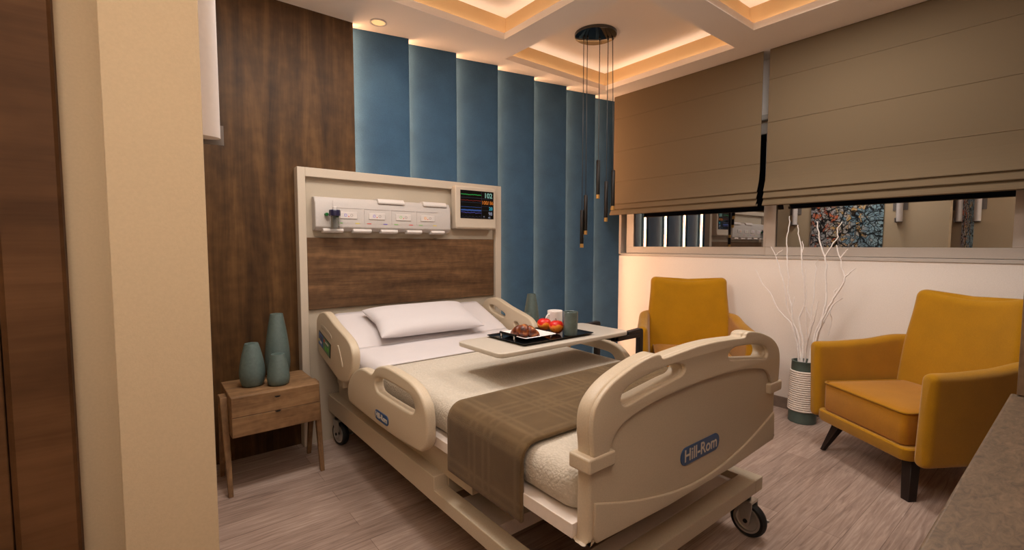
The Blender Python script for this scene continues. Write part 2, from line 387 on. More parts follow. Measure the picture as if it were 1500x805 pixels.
def plate(name, mat, outline, holes, plane, pos, thick, bev, parent=None, origin=None):
    """rounded plate cut from an outline. plane 'xz' at y=pos (centre), 'yz' at x=pos, 'xy' at z=pos"""
    me = curve_mesh([outline]+list(holes), thick, bev)
    org = Vector(origin) if origin is not None else (Vector(parent['_org']) if parent is not None else Vector((0,0,0)))
    for v in me.vertices:
        x, y, z = v.co
        v.co = Vector({'xz': (x, pos+z, y), 'yz': (pos+z, x, y), 'xy': (x, y, pos+z)}[plane])-org
    bm = bmesh.new(); bm.from_mesh(me); bmesh.ops.remove_doubles(bm, verts=bm.verts, dist=1e-5); bmesh.ops.recalc_face_normals(bm, faces=bm.faces); bm.to_mesh(me); bm.free()
    return finish(me, name, mat, parent, org, angle=40)
def text(name, s, mat, size, mtx, parent, thick=.001, bold=0):
    cu = bpy.data.curves.new('t', 'FONT'); cu.body = s; cu.size = size; cu.extrude = thick; cu.offset = bold; cu.align_x = 'CENTER'; cu.align_y = 'CENTER'
    o = bpy.data.objects.new('t', cu); C.objects.link(o)
    dg = bpy.context.evaluated_depsgraph_get(); me = bpy.data.meshes.new_from_object(o.evaluated_get(dg))
    bpy.data.objects.remove(o); bpy.data.curves.remove(cu)
    org = Vector(parent['_org'])
    for v in me.vertices: v.co = (mtx @ v.co)-org
    return finish(me, name, mat, parent, org, smooth=False)
def face_mtx(origin, right, up):
    r = Vector(right).normalized(); u = Vector(up).normalized(); n = r.cross(u)
    m = Matrix((r, u, n)).transposed().to_4x4(); m.translation = Vector(origin); return m
def rrect(x0, x1, y0, y1, r, n=6):
    out = []
    for cx, cy, a in ((x1-r, y1-r, 0), (x0+r, y1-r, 90), (x0+r, y0+r, 180), (x1-r, y0+r, 270)):
        for k in range(n+1):
            t = math.radians(a+90*k/n); out.append((cx+r*math.cos(t), cy+r*math.sin(t)))
    return out
def thing(name, loc, label, cat_, group=None, rz=0):
    o = bpy.data.objects.new(name, None); C.objects.link(o); o.empty_display_size = .05
    o.location = loc; o.rotation_euler = (0, 0, rz); o['_org'] = list(loc)
    o['label'] = label; o['category'] = cat_
    if group: o['group'] = group
    return o
def tag(o, label, cat_, group=None):
    o['label'] = label; o['category'] = cat_
    if group: o['group'] = group
    return o
def struct(o): o['kind'] = 'structure'; return o
def dup(root, loc, label=None, rz=None, group=None):
    def cp(o, par):
        c = o.copy(); C.objects.link(c)
        if par is not None: c.parent = par
        for ch in [x for x in bpy.data.objects if x.parent == o]: cp(ch, c)
        return c
    r = cp(root, None); r.location = loc
    if rz is not None: r.rotation_euler = (0, 0, rz)
    if label: r['label'] = label
    if group: r['group'] = group
    return r

# ------------------------------------------------------------------ room shell
CZ, CT = 2.68, 2.86
struct(box('floor', M['floor'], (-.7,4.05,-.75,3.35,-.05,0), bevel=0))
struct(box('wall_back', M['wall'], (-.1,4.05,3.2,3.35,0,CT), bevel=0))
struct(box('wall_front', M['base'], (-.7,4.05,-.75,-.6,0,CT), bevel=0))
struct(box('wall_left', M['pillar'], (-.0415,.11,1.13,3.2,0,CZ), bevel=.002))
struct(box('wall_entry', M['pillar'], (-.6,-.0415,1.30,1.42,0,CZ), bevel=0))
struct(box('wall_side', M['pillar'], (-.6,-.45,-.6,1.30,0,CZ), bevel=0))
WX = 3.849
WY0, WY1, WZ0, WZ1 = .14, 3.066, 1.147, 2.264
w = MB().box(WX,4.0,-.6,3.2,0,WZ0).box(WX,4.0,-.6,3.2,WZ1,CT).box(WX,4.0,-.6,WY0,WZ0,WZ1).box(WX,4.0,WY1,3.2,WZ0,WZ1)
struct(w.build('wall_right', M['wall'], smooth=False))
struct(MB().box(WX-.012,WX,-.6,3.06,0,.085).build('baseboard_right', M['base'], bevel=.003))
# walnut cladding left of the blue panels
struct(box('trim_1', M['wwood'], (.11,1.137,3.075,3.2,0,CZ), bevel=0))
# coffered ceiling
holes = [(.85,2.051,1.60,2.659), (2.265,3.44,1.717,2.925), (2.11,3.258,.30,1.505), (.75,1.86,.20,1.38)]
xs = sorted({-.7,4.05}|{h[0] for h in holes}|{h[1] for h in holes}); ys = sorted({-.75,3.35}|{h[2] for h in holes}|{h[3] for h in holes})
cm = MB()
for i in range(len(xs)-1):
    for j in range(len(ys)-1):
        mx, my = (xs[i]+xs[i+1])/2, (ys[j]+ys[j+1])/2
        if not any(h[0] < mx < h[1] and h[2] < my < h[3] for h in holes):
            cm.add([(xs[i],ys[j],CZ),(xs[i+1],ys[j],CZ),(xs[i+1],ys[j+1],CZ),(xs[i],ys[j+1],CZ)], [(0,1,2,3)])
cm.box(-.7,4.05,-.75,3.35,CT,CT+.05)
ceil = cm.build('ceiling', M['ceil'], smooth=False)
struct(ceil)
LIP, SET = .045, .055
for k, (a, b, c, d) in enumerate(holes):
    lm = MB()
    def ringq(i, z): return [(a-i,c-i,z),(b+i,c-i,z),(b+i,d+i,z),(a-i,d+i,z)]
    lm.loft([ringq(0,CZ), ringq(0,CZ+LIP), ringq(.010,CZ+LIP), ringq(.010,CZ+.012), ringq(SET,CZ+.012)], True, False)
    struct(lm.build('trim_%d' % (2+3*k), M['ceil'], smooth=False))
    struct(MB().loft([ringq(SET,CZ+.012), ringq(SET,CT)], True, False).build('trim_%d' % (3+3*k), M['cove'], smooth=False))
    em = MB(); z = CZ+.014
    for q in ((a-SET+.012,a-.018,c,d), (b+.018,b+SET-.012,c,d), (a,b,c-SET+.012,c-.018), (a,b,d+.018,d+SET-.012)):
        em.box(q[0],q[1],q[2],q[3],z-.001,z+.003)
    struct(em.build('trim_%d' % (4+3*k), M['cove_led'], smooth=False))

# sliding window
win = bpy.data.objects.new('window_1', None); C.objects.link(win); win.location = (WX, 1.6, WZ0); win['_org'] = list(win.location); struct(win)
f = MB()
fx0, fx1 = WX-.006, 3.95
f.box(fx0,fx1,WY0,WY1,WZ0,WZ0+.024); f.box(fx0,fx1,WY0,WY1,WZ1-.04,WZ1); f.box(fx0,fx1,WY0,WY0+.05,WZ0,WZ1); f.box(fx0,fx1,WY1-.03,WY1,WZ0,WZ1)
f.build('frame', M['wframe'], win, bevel=.003)
def sash(y0, y1, s0, s1, x0):
    m = MB(); z0, z1 = WZ0+.026, WZ1-.042
    m.box(x0,x0+.035,y0,y1,z0,1.238); m.box(x0,x0+.035,y0,y1,2.125,z1); m.box(x0,x0+.035,y0,y0+s0,1.238,2.125); m.box(x0,x0+.035,y1-s1,y1,1.238,2.125)
    s = m.build('sash', M['wframe'], win, bevel=.003)
    box('pane', M['glass'], (x0+.016,x0+.02,y0+s0,y1-s1,1.238,2.125), s, bevel=0)
sash(1.60, 3.0, .067, .087, WX+.034)
sash(.20, 1.634, .103, .074, WX-.003)

# dark wooden door and its casing
door = bpy.data.objects.new('door_1', None); C.objects.link(door); door.location = (-.28, 1.28, 0); door['_org'] = list(door.location); struct(door)
MB().prism([(-.113,1.30),(-.113,1.262),(-.118,1.255),(-.196,1.255),(-.206,1.268),(-.206,1.30)],0,2.3,'z').build('casing', M['dwood'], door, smooth=False)
box('leaf', M['dwood'], (-.448,-.209,1.272,1.299,.005,2.3), door, bevel=.003)

# ------------------------------------------------------------------ blue wall panels with light strips
P0, PW = 1.137, (3.849-1.137)/7
wp = ['blue felt wall panel next to the walnut cladding, leftmost of seven', 'second blue felt wall panel right of the walnut cladding', 'third blue felt wall panel from the walnut cladding',
      'middle one of the seven blue felt wall panels', 'third blue felt wall panel from the window corner', 'second blue felt wall panel from the window corner', 'blue felt wall panel in the window corner, rightmost of seven']
for k in range(7):
    x0 = P0+k*PW; x1 = x0+PW
    t = thing('wall_panel', ((x0+x1)/2, 3.2, 0), wp[k], 'wall panel', 'blue backlit wall panels')
    MB().prism([(x0,3.15),(x1-.004,3.063),(x1,3.065),(x1,3.09),(x1-.02,3.098),(x1-.02,3.2),(x0,3.2)], 0, CZ-.0005, 'z').build('felt_face', M['blue'], t, smooth=False)
    MB().box(x0-.018,x0-.004,3.094,3.117,.02,CZ-.012).build('light_strip', M['led'], t, smooth=False) if k else MB().box(x0,x0+.006,3.094,3.117,.02,CZ-.012).build('light_strip', M['led'], t, smooth=False)

# ------------------------------------------------------------------ headboard unit
hb = thing('headboard', (1.52,3.07,0), 'cream bed headboard wall unit with a walnut panel', 'headboard')
HX0, HX1, HY, HT = .756, 2.283, 3.0, 1.718
f = MB().box(HX0,HX0+.045,HY,3.075,0,HT).box(HX1-.055,HX1,HY,3.075,0,HT).box(HX0+.045,HX1-.055,HY,3.075,HT-.055,HT)
f.build('frame', M['hbframe'], hb, bevel=.003)
box('back_panel', M['hbback'], (HX0+.045,HX1-.055,3.035,3.074,0,HT-.055), hb, bevel=0)
box('wood_panel', M['hwood'], (HX0+.05,HX1-.062,3.018,3.036,.85,1.296), hb, bevel=.002)

# medical gas and socket panel
mp = thing('medical_gas_panel', (1.32,3.03,1.33), 'long grey bedhead service panel with four white outlet plates', 'service panel')
prof = [(3.034,1.548),(2.985,1.545),(2.962,1.508),(2.960,1.362),(2.985,1.338),(3.034,1.338)]
MB().prism([(a,b) for a,b in prof], .842, 1.79, 'x').build('housing', M['medgrey'], mp, bevel=.006)
for x in (1.24, 1.57):
    MB().prism([(3.03,1.556),(2.968,1.553),(2.955,1.532),(2.957,1.520),(3.03,1.540)], x, x+.185, 'x').build('top_cover', M['white'], mp, bevel=.003)
for k in range(5):
    x = .885+k*.186
    MB().prism([(3.0,1.352),(2.957,1.352),(2.953,1.338),(2.962,1.328),(3.0,1.326)], x, x+.125-.004*k, 'x').build('lower_socket', M['white'], mp, bevel=.003)
cols = [('grn','yel'), ('red','blu'), ('grn','red'), ('grn','yel')]; rings = ['purple','purple','lgreen','orng']
for k, (x0, x1) in enumerate(((.99,1.098),(1.175,1.285),(1.362,1.471),(1.546,1.656))):
    pl = box('outlet_plate', M['white'], (x0,x1,2.9555,2.963,1.416,1.457), mp, bevel=.0015)
    xm, zm = (x0+x1)/2, 1.4375
    def disc(nm, mt, x, z, r, r0=0):
        o = [(x+r*math.cos(a*PI/12), z+r*math.sin(a*PI/12)) for a in range(24)]
        h = [[(x+r0*math.cos(a*PI/12), z+r0*math.sin(a*PI/12)) for a in range(24)]] if r0 else []
        plate(nm, M[mt], o, h, 'xz', 2.955, .0012, 0, pl)
    disc('gas_ring', rings[k], xm-.020, zm, .009, .006); disc('indicator', 'red', xm-.001, zm-.008, .0032); disc('socket', 'grey', xm+.018, zm, .009, .006)
    for cx, cc in ((x0-.012, cols[k][0]), (x1-.012, cols[k][1])):
        box('colour_mark', M[cc], (cx,cx+.028,2.9588,2.9605,1.3855,1.3895), mp, bevel=0)
    MB().box(x0-.03,x0-.0285,2.9594,2.9602,1.387,1.48).box(x0-.03,x1+.03,2.9594,2.9602,1.4795,1.481).box(x0-.03,x1+.03,2.9594,2.9602,1.3865,1.3875).build('panel_joint', M['grey'], mp, smooth=False)
# suction jar
sj = thing('suction_jar', (.946,2.925,1.345), 'clear suction jar with navy cap hanging on the bedhead service panel', 'jar')
c = (.946,2.922,0)
MB().lathe([(.0,1.348),(.024,1.348),(.030,1.353),(.031,1.44),(.029,1.44),(.028,1.356),(.0,1.352)], c, 32).build('jar', M['clear'], sj)
MB().lathe([(.0,1.428),(.033,1.428),(.034,1.432),(.034,1.458),(.031,1.464),(.0,1.464)], c, 12).build('cap', M['navy'], sj, angle=25)
MB().lathe([(.0,1.464),(.013,1.464),(.013,1.480),(.010,1.484),(.0,1.484)], c, 24).build('knob', M['white'], sj)
MB().cyl((.946,2.945,1.48),(.946,2.956,1.525),.0012,8).build('hose', M['grey'], sj)
MB().cyl((.905,2.935,1.437),(.905,2.962,1.437),.010,20).build('valve', M['green'], sj, bevel=.002)
MB().cyl((.972,2.94,1.43),(.972,2.962,1.43),.009,20).build('valve', M['green'], sj, bevel=.002)

# bedside monitor
mo = thing('patient_monitor', (2.015,3.0,1.37), 'cream bedside monitor with a dark screen of vital signs', 'monitor')
MB().prism([(3.02,1.688),(2.964,1.688),(2.955,1.682),(2.955,1.425),(2.948,1.385),(2.955,1.372),(3.02,1.370)], 1.829, 2.197, 'x').build('housing', M['hbframe'], mo, bevel=.007)
sc = box('screen', M['screen'], (1.870,2.172,2.9515,2.956,1.451,1.659), mo, bevel=.001)
sy = 2.951
def trace(mt, z, amp, n, seed, x0=1.873, x1=2.055, th=.0016, kind='noise'):
    r = random.Random(seed); m = MB(); pts = []
    for i in range(n+1):
        x = x0+(x1-x0)*i/n
        y = {'noise': z+amp*r.uniform(-1,1), 'wave': z+amp*math.sin(i*.9), 'arch': z+amp*abs(math.sin(i*PI/6))}[kind]
        pts.append((x, y))
    for (a, b), (e, g) in zip(pts, pts[1:]):
        m.add([(a,sy,b-th),(e,sy,g-th),(e,sy,g+th),(a,sy,b+th)], [(0,1,2,3)])
    m.build('trace', M[mt], sc, smooth=False)
trace('sg',1.628,.003,70,1,th=.0022); trace('sr',1.584,.003,50,2,th=.0012); trace('sb',1.536,.0008,20,3,th=.0012); trace('sb',1.512,.001,40,4,th=.0055)
trace('sv',1.494,.005,60,5,th=.0013); trace('sl',1.455,.012,36,6,th=.0009,kind='arch'); trace('sl',1.605,.0002,4,7,th=.0008); trace('sl',1.57,.0002,4,8,th=.0008)
m = MB()
for z in (1.603,1.545,1.514): m.box(2.058,2.170,sy-.0003,sy,z-.0006,z+.0006)
m.box(2.0575,2.0587,sy-.0003,sy,1.453,1.655); m.build('grid_line', M['sl'], sc, smooth=False)
def scr(s, x, z, size, mt, bold=.0): text('reading', s, M[mt], size, face_mtx((x,sy-.0004,z),(1,0,0),(0,0,1)), sc, .0002, bold)
scr('102', 2.120, 1.626, .052, 'st', .0012); scr('100/', 2.092, 1.572, .038, 'so', .0008); scr('86', 2.152, 1.572, .036, 'so', .0008); scr('20', 2.144, 1.529, .034, 'sc', .0008)
scr('98', 2.140, 1.490, .036, 'sw', .0004); scr('45', 2.130, 1.461, .022, 'sw'); scr('72', 2.08, 1.466, .014, 'sw')

# ------------------------------------------------------------------ hospital bed
bed = thing('hospital_bed', (1.485,1.9,0), 'beige hospital bed with moulded side rails and footboard', 'bed')
XC = 1.485
def mir(p): return [(2*XC-a, b) for a, b in p]
# base frame: stepped side rails, end bars, cross plates
f = MB()
for s in (0, 1):
    X = (lambda x: x) if not s else (lambda x: 2*XC-x)
    def bx(x0,x1,*r): f.box(min(X(x0),X(x1)),max(X(x0),X(x1)),*r)
    pr = [(2.99,.207),(2.99,.312),(1.635,.312),(1.635,.256),(.855,.256),(.855,.199)]
    f.prism(pr, min(X(.90),X(.965)), max(X(.90),X(.965)), 'x')
f.box(.965,2.005,.855,.93,.200,.256); f.box(.965,2.005,2.9,2.985,.21,.31)
f.build('base_frame', M['bframe'], bed, bevel=.003)
MB().box(.965,2.005,.96,1.02,.20,.225).box(.965,2.005,1.35,1.6,.14,.20).build('cross_plate', M['deck'], bed, bevel=.002)
MB().box(.965,2.005,1.63,2.88,.215,.29).build('lift_housing', M['bframe'], bed, bevel=.004)
MB().box(.95,2.02,1.43,2.93,.305,.44).build('upper_frame', M['bframe'], bed, bevel=.003)
MB().box(1.1,1.87,.98,1.43,.28,.42).build('foot_support', M['bframe'], bed, bevel=.003)
MB().box(.90,2.07,.862,2.60,.445,.487).build('deck', M['deck'], bed, bevel=.002)
hd = MB()
hd.prism([(2.58,.455),(2.975,.56),(2.965,.598),(2.57,.492)], .915, 2.055, 'x'); hd.build('head_deck', M['deck'], bed, bevel=.002)
MB().box(.93,2.04,2.5,2.9,.40,.47).build('head_support', M['bframe'], bed, bevel=.003)
# footboard
FB = [(.915,.460),(.916,.60),(.914,.70),(.908,.765),(.916,.815),(.945,.850),(.990,.878),(1.051,.900),(1.121,.918),(1.185,.9265),(1.212,.922),(1.228,.910),(1.313,.915),(1.42,.9205)]
FBo = FB+[(1.485,.9215)]+[(2*XC-a,b) for a,b in reversed(FB)]+[(2*XC-.93,.442),(1.7,.428),(1.485,.426),(1.27,.428),(.93,.442)]
hL = [(1.029,.828),(1.045,.848),(1.085,.861),(1.14,.869),(1.214,.876),(1.285,.879),(1.33,.870),(1.342,.855),(1.322,.840),(1.265,.834),(1.154,.820),(1.060,.808),(1.036,.813)]
fbo = plate('footboard', M['plastic'], cat(FBo,4), [cat(hL,4), cat(mir(hL),4)], 'xz', .838, .050, .011, bed)
# raised crown of the footboard around the handles
ins = [(.972,.66),(.985,.705),(1.008,.735),(1.041,.755),(1.097,.770),(1.202,.785),(1.336,.794),(1.485,.798)]
insm = ins+[(2*XC-a,b) for a,b in reversed(ins[:-1])]
CR = [(.915,.650),(.914,.70),(.908,.765),(.916,.815),(.945,.850),(.990,.878),(1.051,.900),(1.121,.918),(1.185,.9265),(1.212,.922),(1.228,.910),(1.313,.915),(1.42,.9205)]
cro = cato(CR,4)+[(1.485,.9215)]+[(2*XC-a,b) for a,b in reversed(cato(CR,4))]+list(reversed(cato(insm,4)))
hL2 = [(a+(a-1.185)*.03, b+(b-.845)*.12) for a,b in hL]
plate('footboard_crown', M['plastic'], cro, [cat(hL2,4), cat(mir(hL2),4)], 'xz', .808, .016, .005, fbo)
sw = [(.931,.559),(1.103,.507),(1.301,.466),(1.485,.452),(1.67,.466),(1.867,.507),(2.04,.559)]
swo = cato(sw,5)+[(2.045,.468),(2.03,.445),(1.7,.430),(1.27,.430),(.94,.445),(.926,.468)]
plate('lower_swoop', M['plastic'], swo, [], 'xz', .810, .010, .004, fbo)
for s in (0, 1):
    a, b = (.893,1.0) if not s else (2*XC-1.0,2*XC-.893)
    box('corner_bumper', M['plastic'], (a,b,.795,.872,.650,.692), fbo, bevel=.006)
def logo(o, origin, right, up, w, h, size, th=.0015):
    m = face_mtx(origin, right, up)
    me = curve_mesh([rrect(-w/2,w/2,-h/2,h/2,h*.48)], .004, .001); org = Vector(o['_org'])
    for v in me.vertices: v.co = (m @ v.co)-org
    b = finish(me, 'badge', M['badge'], o, org)
    m2 = m.copy(); m2.translation = m @ Vector((0,0,.0022))
    text('badge_lettering', 'Hill-Rom', M['badget'], size, m2, b, .0006, .0008)
logo(fbo, (1.472,.8115,.5585), (1,0,0), (0,0,1), .245, .060, .058)
# side rails: foot section
FR = [(2.105,.652),(2.070,.680),(1.99,.704),(1.90,.708),(1.80,.703),(1.709,.693),(1.635,.664),(1.588,.606),(1.582,.492),(1.615,.445),(1.673,.429),(1.956,.414),(2.37,.421),(2.440,.437),(2.452,.50),(2.395,.572),(2.29,.630),(2.20,.643),(2.135,.640)]
FH = [(2.080,.612),(2.055,.634),(1.96,.647),(1.80,.645),(1.715,.636),(1.68,.606),(1.69,.577),(1.734,.566),(1.874,.564),(2.03,.567),(2.072,.582)]
HR = [(2.985,.770),(2.975,.80),(2.932,.834),(2.86,.852),(2.790,.850),(2.647,.806),(2.495,.768),(2.425,.744),(2.384,.709),(2.373,.668),(2.388,.602),(2.436,.535),(2.511,.508),(2.608,.503),(2.73,.533),(2.883,.572),(2.955,.597),(2.983,.64),(2.986,.70)]
HH = [(2.89,.782),(2.875,.796),(2.83,.792),(2.72,.757),(2.695,.742),(2.70,.725),(2.73,.722),(2.86,.752)]
HH2 = [(2.59,.69),(2.575,.705),(2.545,.695),(2.518,.645),(2.52,.615),(2.54,.62),(2.57,.655)]
for s in (0, 1):
    xo = .8625 if not s else 2*XC-.8625
    fr = plate('foot_rail', M['plastic'], cat(FR,4), [cat(FH,4)], 'yz', xo, .046, .010, bed)
    hr = plate('head_rail', M['plastic'], cat(HR,4), [cat(HH,4), cat(HH2,4)] if s else [], 'yz', xo, .046, .010, bed)
    xi0, xi1 = (.885,.95) if not s else (2*XC-.95,2*XC-.885)
    box('rail_arm', M['bframe'], (xi0,xi1,1.9,1.98,.40,.47), fr, bevel=.004)
    box('rail_arm', M['bframe'], (xi0,xi1,2.66,2.74,.43,.57), hr, bevel=.004)
    if not s:
        logo(fr, (.8390,2.005,.464), (0,-1,0), (0,0,1), .150, .046, .036)
        # keypad, grip slot and lever of the head rail
        kp = [(2.925,.735),(2.712,.680),(2.728,.598),(2.940,.653)]
        plate('keypad', M['black'], kp, [], 'yz', .8385, .004, .001, hr)
        def sub(u0,u1,v0,v1):
            q = lambda u,v: tuple((1-u)*(1-v)*kp[0][i]+u*(1-v)*kp[1][i]+u*v*kp[2][i]+(1-u)*v*kp[3][i] for i in (0,1))
            return [q(u0,v0),q(u1,v0),q(u1,v1),q(u0,v1)]
        for u0,u1,v0,v1,mt in ((.04,.38,.07,.93,'lcdb'),(.42,.96,.07,.93,'lcdg'),(.1,.16,.2,.5,'navy'),(.2,.32,.2,.5,'navy'),(.05,.11,.55,.7,'yel'),(.46,.54,.15,.35,'red'),(.6,.7,.55,.8,'grn'),(.76,.86,.5,.75,'grn'),(.6,.85,.2,.3,'white'),(.14,.3,.6,.75,'white')):
            plate('key', M[mt], sub(u0,u1,v0,v1), [], 'yz', .836 if mt in ('lcdb','lcdg') else .8352, .0012, 0, hr)
        plate('grip_slot', M['hbback'], cat([(2.89,.765),(2.872,.776),(2.80,.765),(2.715,.742),(2.698,.726),(2.71,.716),(2.80,.738),(2.88,.752)],4), [], 'yz', .8392, .003, .001, hr)
        plate('lever', M['plastic'], cat([(2.598,.69),(2.585,.70),(2.57,.69),(2.535,.64),(2.515,.60),(2.522,.59),(2.54,.60),(2.575,.65)],4), [], 'yz', .8385, .008, .003, hr)
# castors
def castor(x, y, rz):
    t = bpy.data.objects.new('castor', None); C.objects.link(t); t.parent = bed; t['_org'] = list(bed['_org'])
    R = Matrix.Translation((x,y,0)) @ Matrix.Rotation(rz, 4, 'Z')
    def put(m, nm, mt, **k):
        m.v = [tuple(R @ Vector(p)) for p in m.v]; return m.build(nm, mt, t, **k)
    # wheel axis along local y, wheel trails to local -x
    cx, cz, r = -.02, .075, .075
    def ring(rr, yy): return [(cx+rr*math.cos(2*PI*i/40), yy, cz+rr*math.sin(2*PI*i/40)) for i in range(40)]
    put(MB().loft([ring(.054,-.017),ring(.068,-.019),ring(r-.003,-.014),ring(r,-.006),ring(r,.006),ring(r-.003,.014),ring(.068,.019),ring(.054,.017)],True,False), 'tyre', M['rubber'])
    put(MB().loft([ring(.012,-.013),ring(.040,-.009),ring(.046,-.012),ring(.048,-.020),ring(.056,-.020),ring(.057,-.012),ring(.057,.012),ring(.056,.020),ring(.048,.020),ring(.046,.012),ring(.040,.009),ring(.012,.013)],True,True), 'rim', M['silver'])
    fk = MB()
    for s in (-1,1):
        a, b = sorted((s*.024, s*.030)); fk.prism([(-.035,.062),(-.028,.052),(-.008,.052),(-.004,.066),(.018,.150),(.018,.158),(-.045,.158),(-.045,.130)], a, b, 'y')
    fk.box(-.045,.026,-.030,.030,.152,.162); put(fk, 'fork', M['silver'], bevel=.002)
    put(MB().cyl((cx,-.034,cz),(cx,.034,cz),.009,16), 'axle', M['black'])
    put(MB().lathe([(0,.16),(.026,.16),(.026,.172),(.016,.178),(.016,.21),(0,.21)],(0,0,0),24), 'stem', M['black'])
    put(MB().prism([(-.09,.072),(-.02,.062),(.05,.075),(.05,.085),(-.02,.074),(-.09,.082)],-.045,-.034,'y'), 'brake_pedal', M['silver'], bevel=.002)
castor(2.015,.905,math.radians(90)); castor(1.02,.96,math.radians(70)); castor(.945,2.93,math.radians(100)); castor(2.02,2.93,math.radians(100))

# ---- mattress, sheet, pillow, throw
MX0, MX1 = .918, 2.052
def mz(y):                                   # rise of the lying surface along the bed
    if y < 2.56: return .618+.030*(y-.88)/1.68
    return .648+(y-2.56)*.40*min(1,(y-2.56)/.12+.2)
def sect(y, x0, x1, z0, z1, r, n=6, bulge=0):
    return [(x, y, z) for x, z in rrect(x0, x1, z0, z1, r, n)]
def mattress_rings():
    R = []
    ys = [.880,.883,.892,.908,.93,.96]+[.96+k*.06 for k in range(1,34)]
    ys = [y for y in ys if y < 2.93]+[2.95,2.965,2.975]
    for y in ys:
        e = max(0, .05-(y-.88))/.05; i = .05*(1-math.sqrt(max(0,1-e*e))) if e > 0 else 0
        e2 = max(0, y-2.945)/.03; i += .03*(1-math.sqrt(max(0,1-min(1,e2)**2)))
        zt = mz(y); zb = .487 if y < 2.5 else .487+max(0,(y-2.6))*.30
        R.append(sect(y, MX0+i, MX1-i, zb+i*.4, zt-i, .055-i*.5 if i < .04 else .03))
    return R
mt = MB().loft(mattress_rings()).build('mattress', M['quilt'], origin=(1.485,1.9,.487), angle=60)
tag(mt, 'mattress in a beige textured cover lying on the hospital bed', 'mattress')
def over(y0, y1, off, xoff, zlow, name, mat, label, cat_, step=.03, solid=.006, rnd=False, uv=False, xr=None):
    """cloth laid over the mattress between y0 and y1, hanging to zlow on both sides"""
    n = int(round((y1-y0)/step)); rows = []; r = .058
    for k in range(n+1):
        y = y0+(y1-y0)*k/n; zt = mz(y)+off
        if rnd:
            d = min(k, n-k)/2.0
            if d < 1: zt -= off*.9*(1-math.sqrt(1-(1-d)**2))
        zl = zlow(y) if callable(zlow) else zlow
        x0, x1 = MX0-xoff, MX1+xoff; row = []
        for j in range(9): row.append((x0, y, zl+(zt-r-zl)*j/8))
        for j in range(1,8): a = PI-j*PI/16; row.append((x0+r+r*math.cos(a), y, zt-r+r*math.sin(a)))
        for j in range(25): row.append((x0+r+(x1-x0-2*r)*j/24, y, zt))
        for j in range(1,8): a = PI/2-j*PI/16; row.append((x1-r+r*math.cos(a), y, zt-r+r*math.sin(a)))
        for j in range(9): row.append((x1, y, zt-r+(zl-zt+r)*j/8))
        rows.append(row)
    m = MB(); m.loft(rows, False, False)
    o = m.build(name, mat, origin=(1.485,(y0+y1)/2,.64), angle=80)
    if uv:
        me = o.data; ul = me.uv_layers.new(name='UVMap'); L = len(rows[0]); acc = [0]
        for j in range(1, L): acc.append(acc[-1]+(Vector(rows[0][j])-Vector(rows[0][j-1])).length)
        for lp in me.loops:
            vi = lp.vertex_index; ul.data[lp.index].uv = (acc[vi % L], rows[vi//L][0][1])
    md = o.modifiers.new('t','SOLIDIFY'); md.thickness = solid; md.offset = 0
    return tag(o, label, cat_)
over(2.50, 2.972, .006, .004, lambda y: mz(y)-.10, 'fitted_sheet', M['sheet'], 'white fitted sheet on the raised head end of the bed', 'bed sheet', solid=.004)
over(2.19, 2.60, .006, .006, lambda y: mz(y)-.14, 'folded_sheet', M['sheet'], 'white top sheet folded back below the pillow', 'bed sheet', solid=.005)
th = over(1.070, 1.512, .018, .020, .390, 'throw_blanket', M['plaid'], 'brown plaid throw draped across the foot of the bed', 'blanket', solid=.016, uv=True, step=.02)
b_ = th.modifiers.new('b','BEVEL'); b_.width = .006; b_.segments = 3; b_.limit_method = 'ANGLE'; b_.angle_limit = math.radians(50)

def pillow(loc, w, d, h, rx, rz, label):
    N, K = 34, 22; m = MB(); 
    def P(i, j, s):
        u = -1+2*i/N; v = -1+2*j/K
        e = max(0, (1-abs(u)**4.2))**.55*max(0, (1-abs(v)**3.6))**.55
        px = u*w/2*(1-.055*(1-v*v)*0-.09*(1-abs(v))*abs(u)**4); py = v*d/2*(1-.10*(1-abs(u)**2)*abs(v)**4)
        wr = .004*math.sin(9*v+2*u)*abs(u)**2*e
        return (px, py, s*(h/2*e+wr)*(1 if s > 0 else .75)+.0)
    idx = {}
    vs, fs = [], []
    for s in (1,-1):
        for i in range(N+1):
            for j in range(K+1):
                edge = i in (0,N) or j in (0,K)
                if edge and s < 0: idx[(s,i,j)] = idx[(1,i,j)]; continue
                idx[(s,i,j)] = len(vs); vs.append(P(i,j,s))
        for i in range(N):
            for j in range(K):
                q = (idx[(s,i,j)],idx[(s,i+1,j)],idx[(s,i+1,j+1)],idx[(s,i,j+1)]); fs.append(q if s > 0 else q[::-1])
    m.add(vs, fs); o = m.build('pillow', M['pillow'], origin=(0,0,0), sub=1)
    o.location = loc; o.rotation_euler = (rx, 0, rz); return tag(o, label, 'pillow')
pillow((1.44,2.715,.775), .73, .37, .115, math.radians(20), math.radians(-2), 'white pillow lying on the raised head end of the bed')

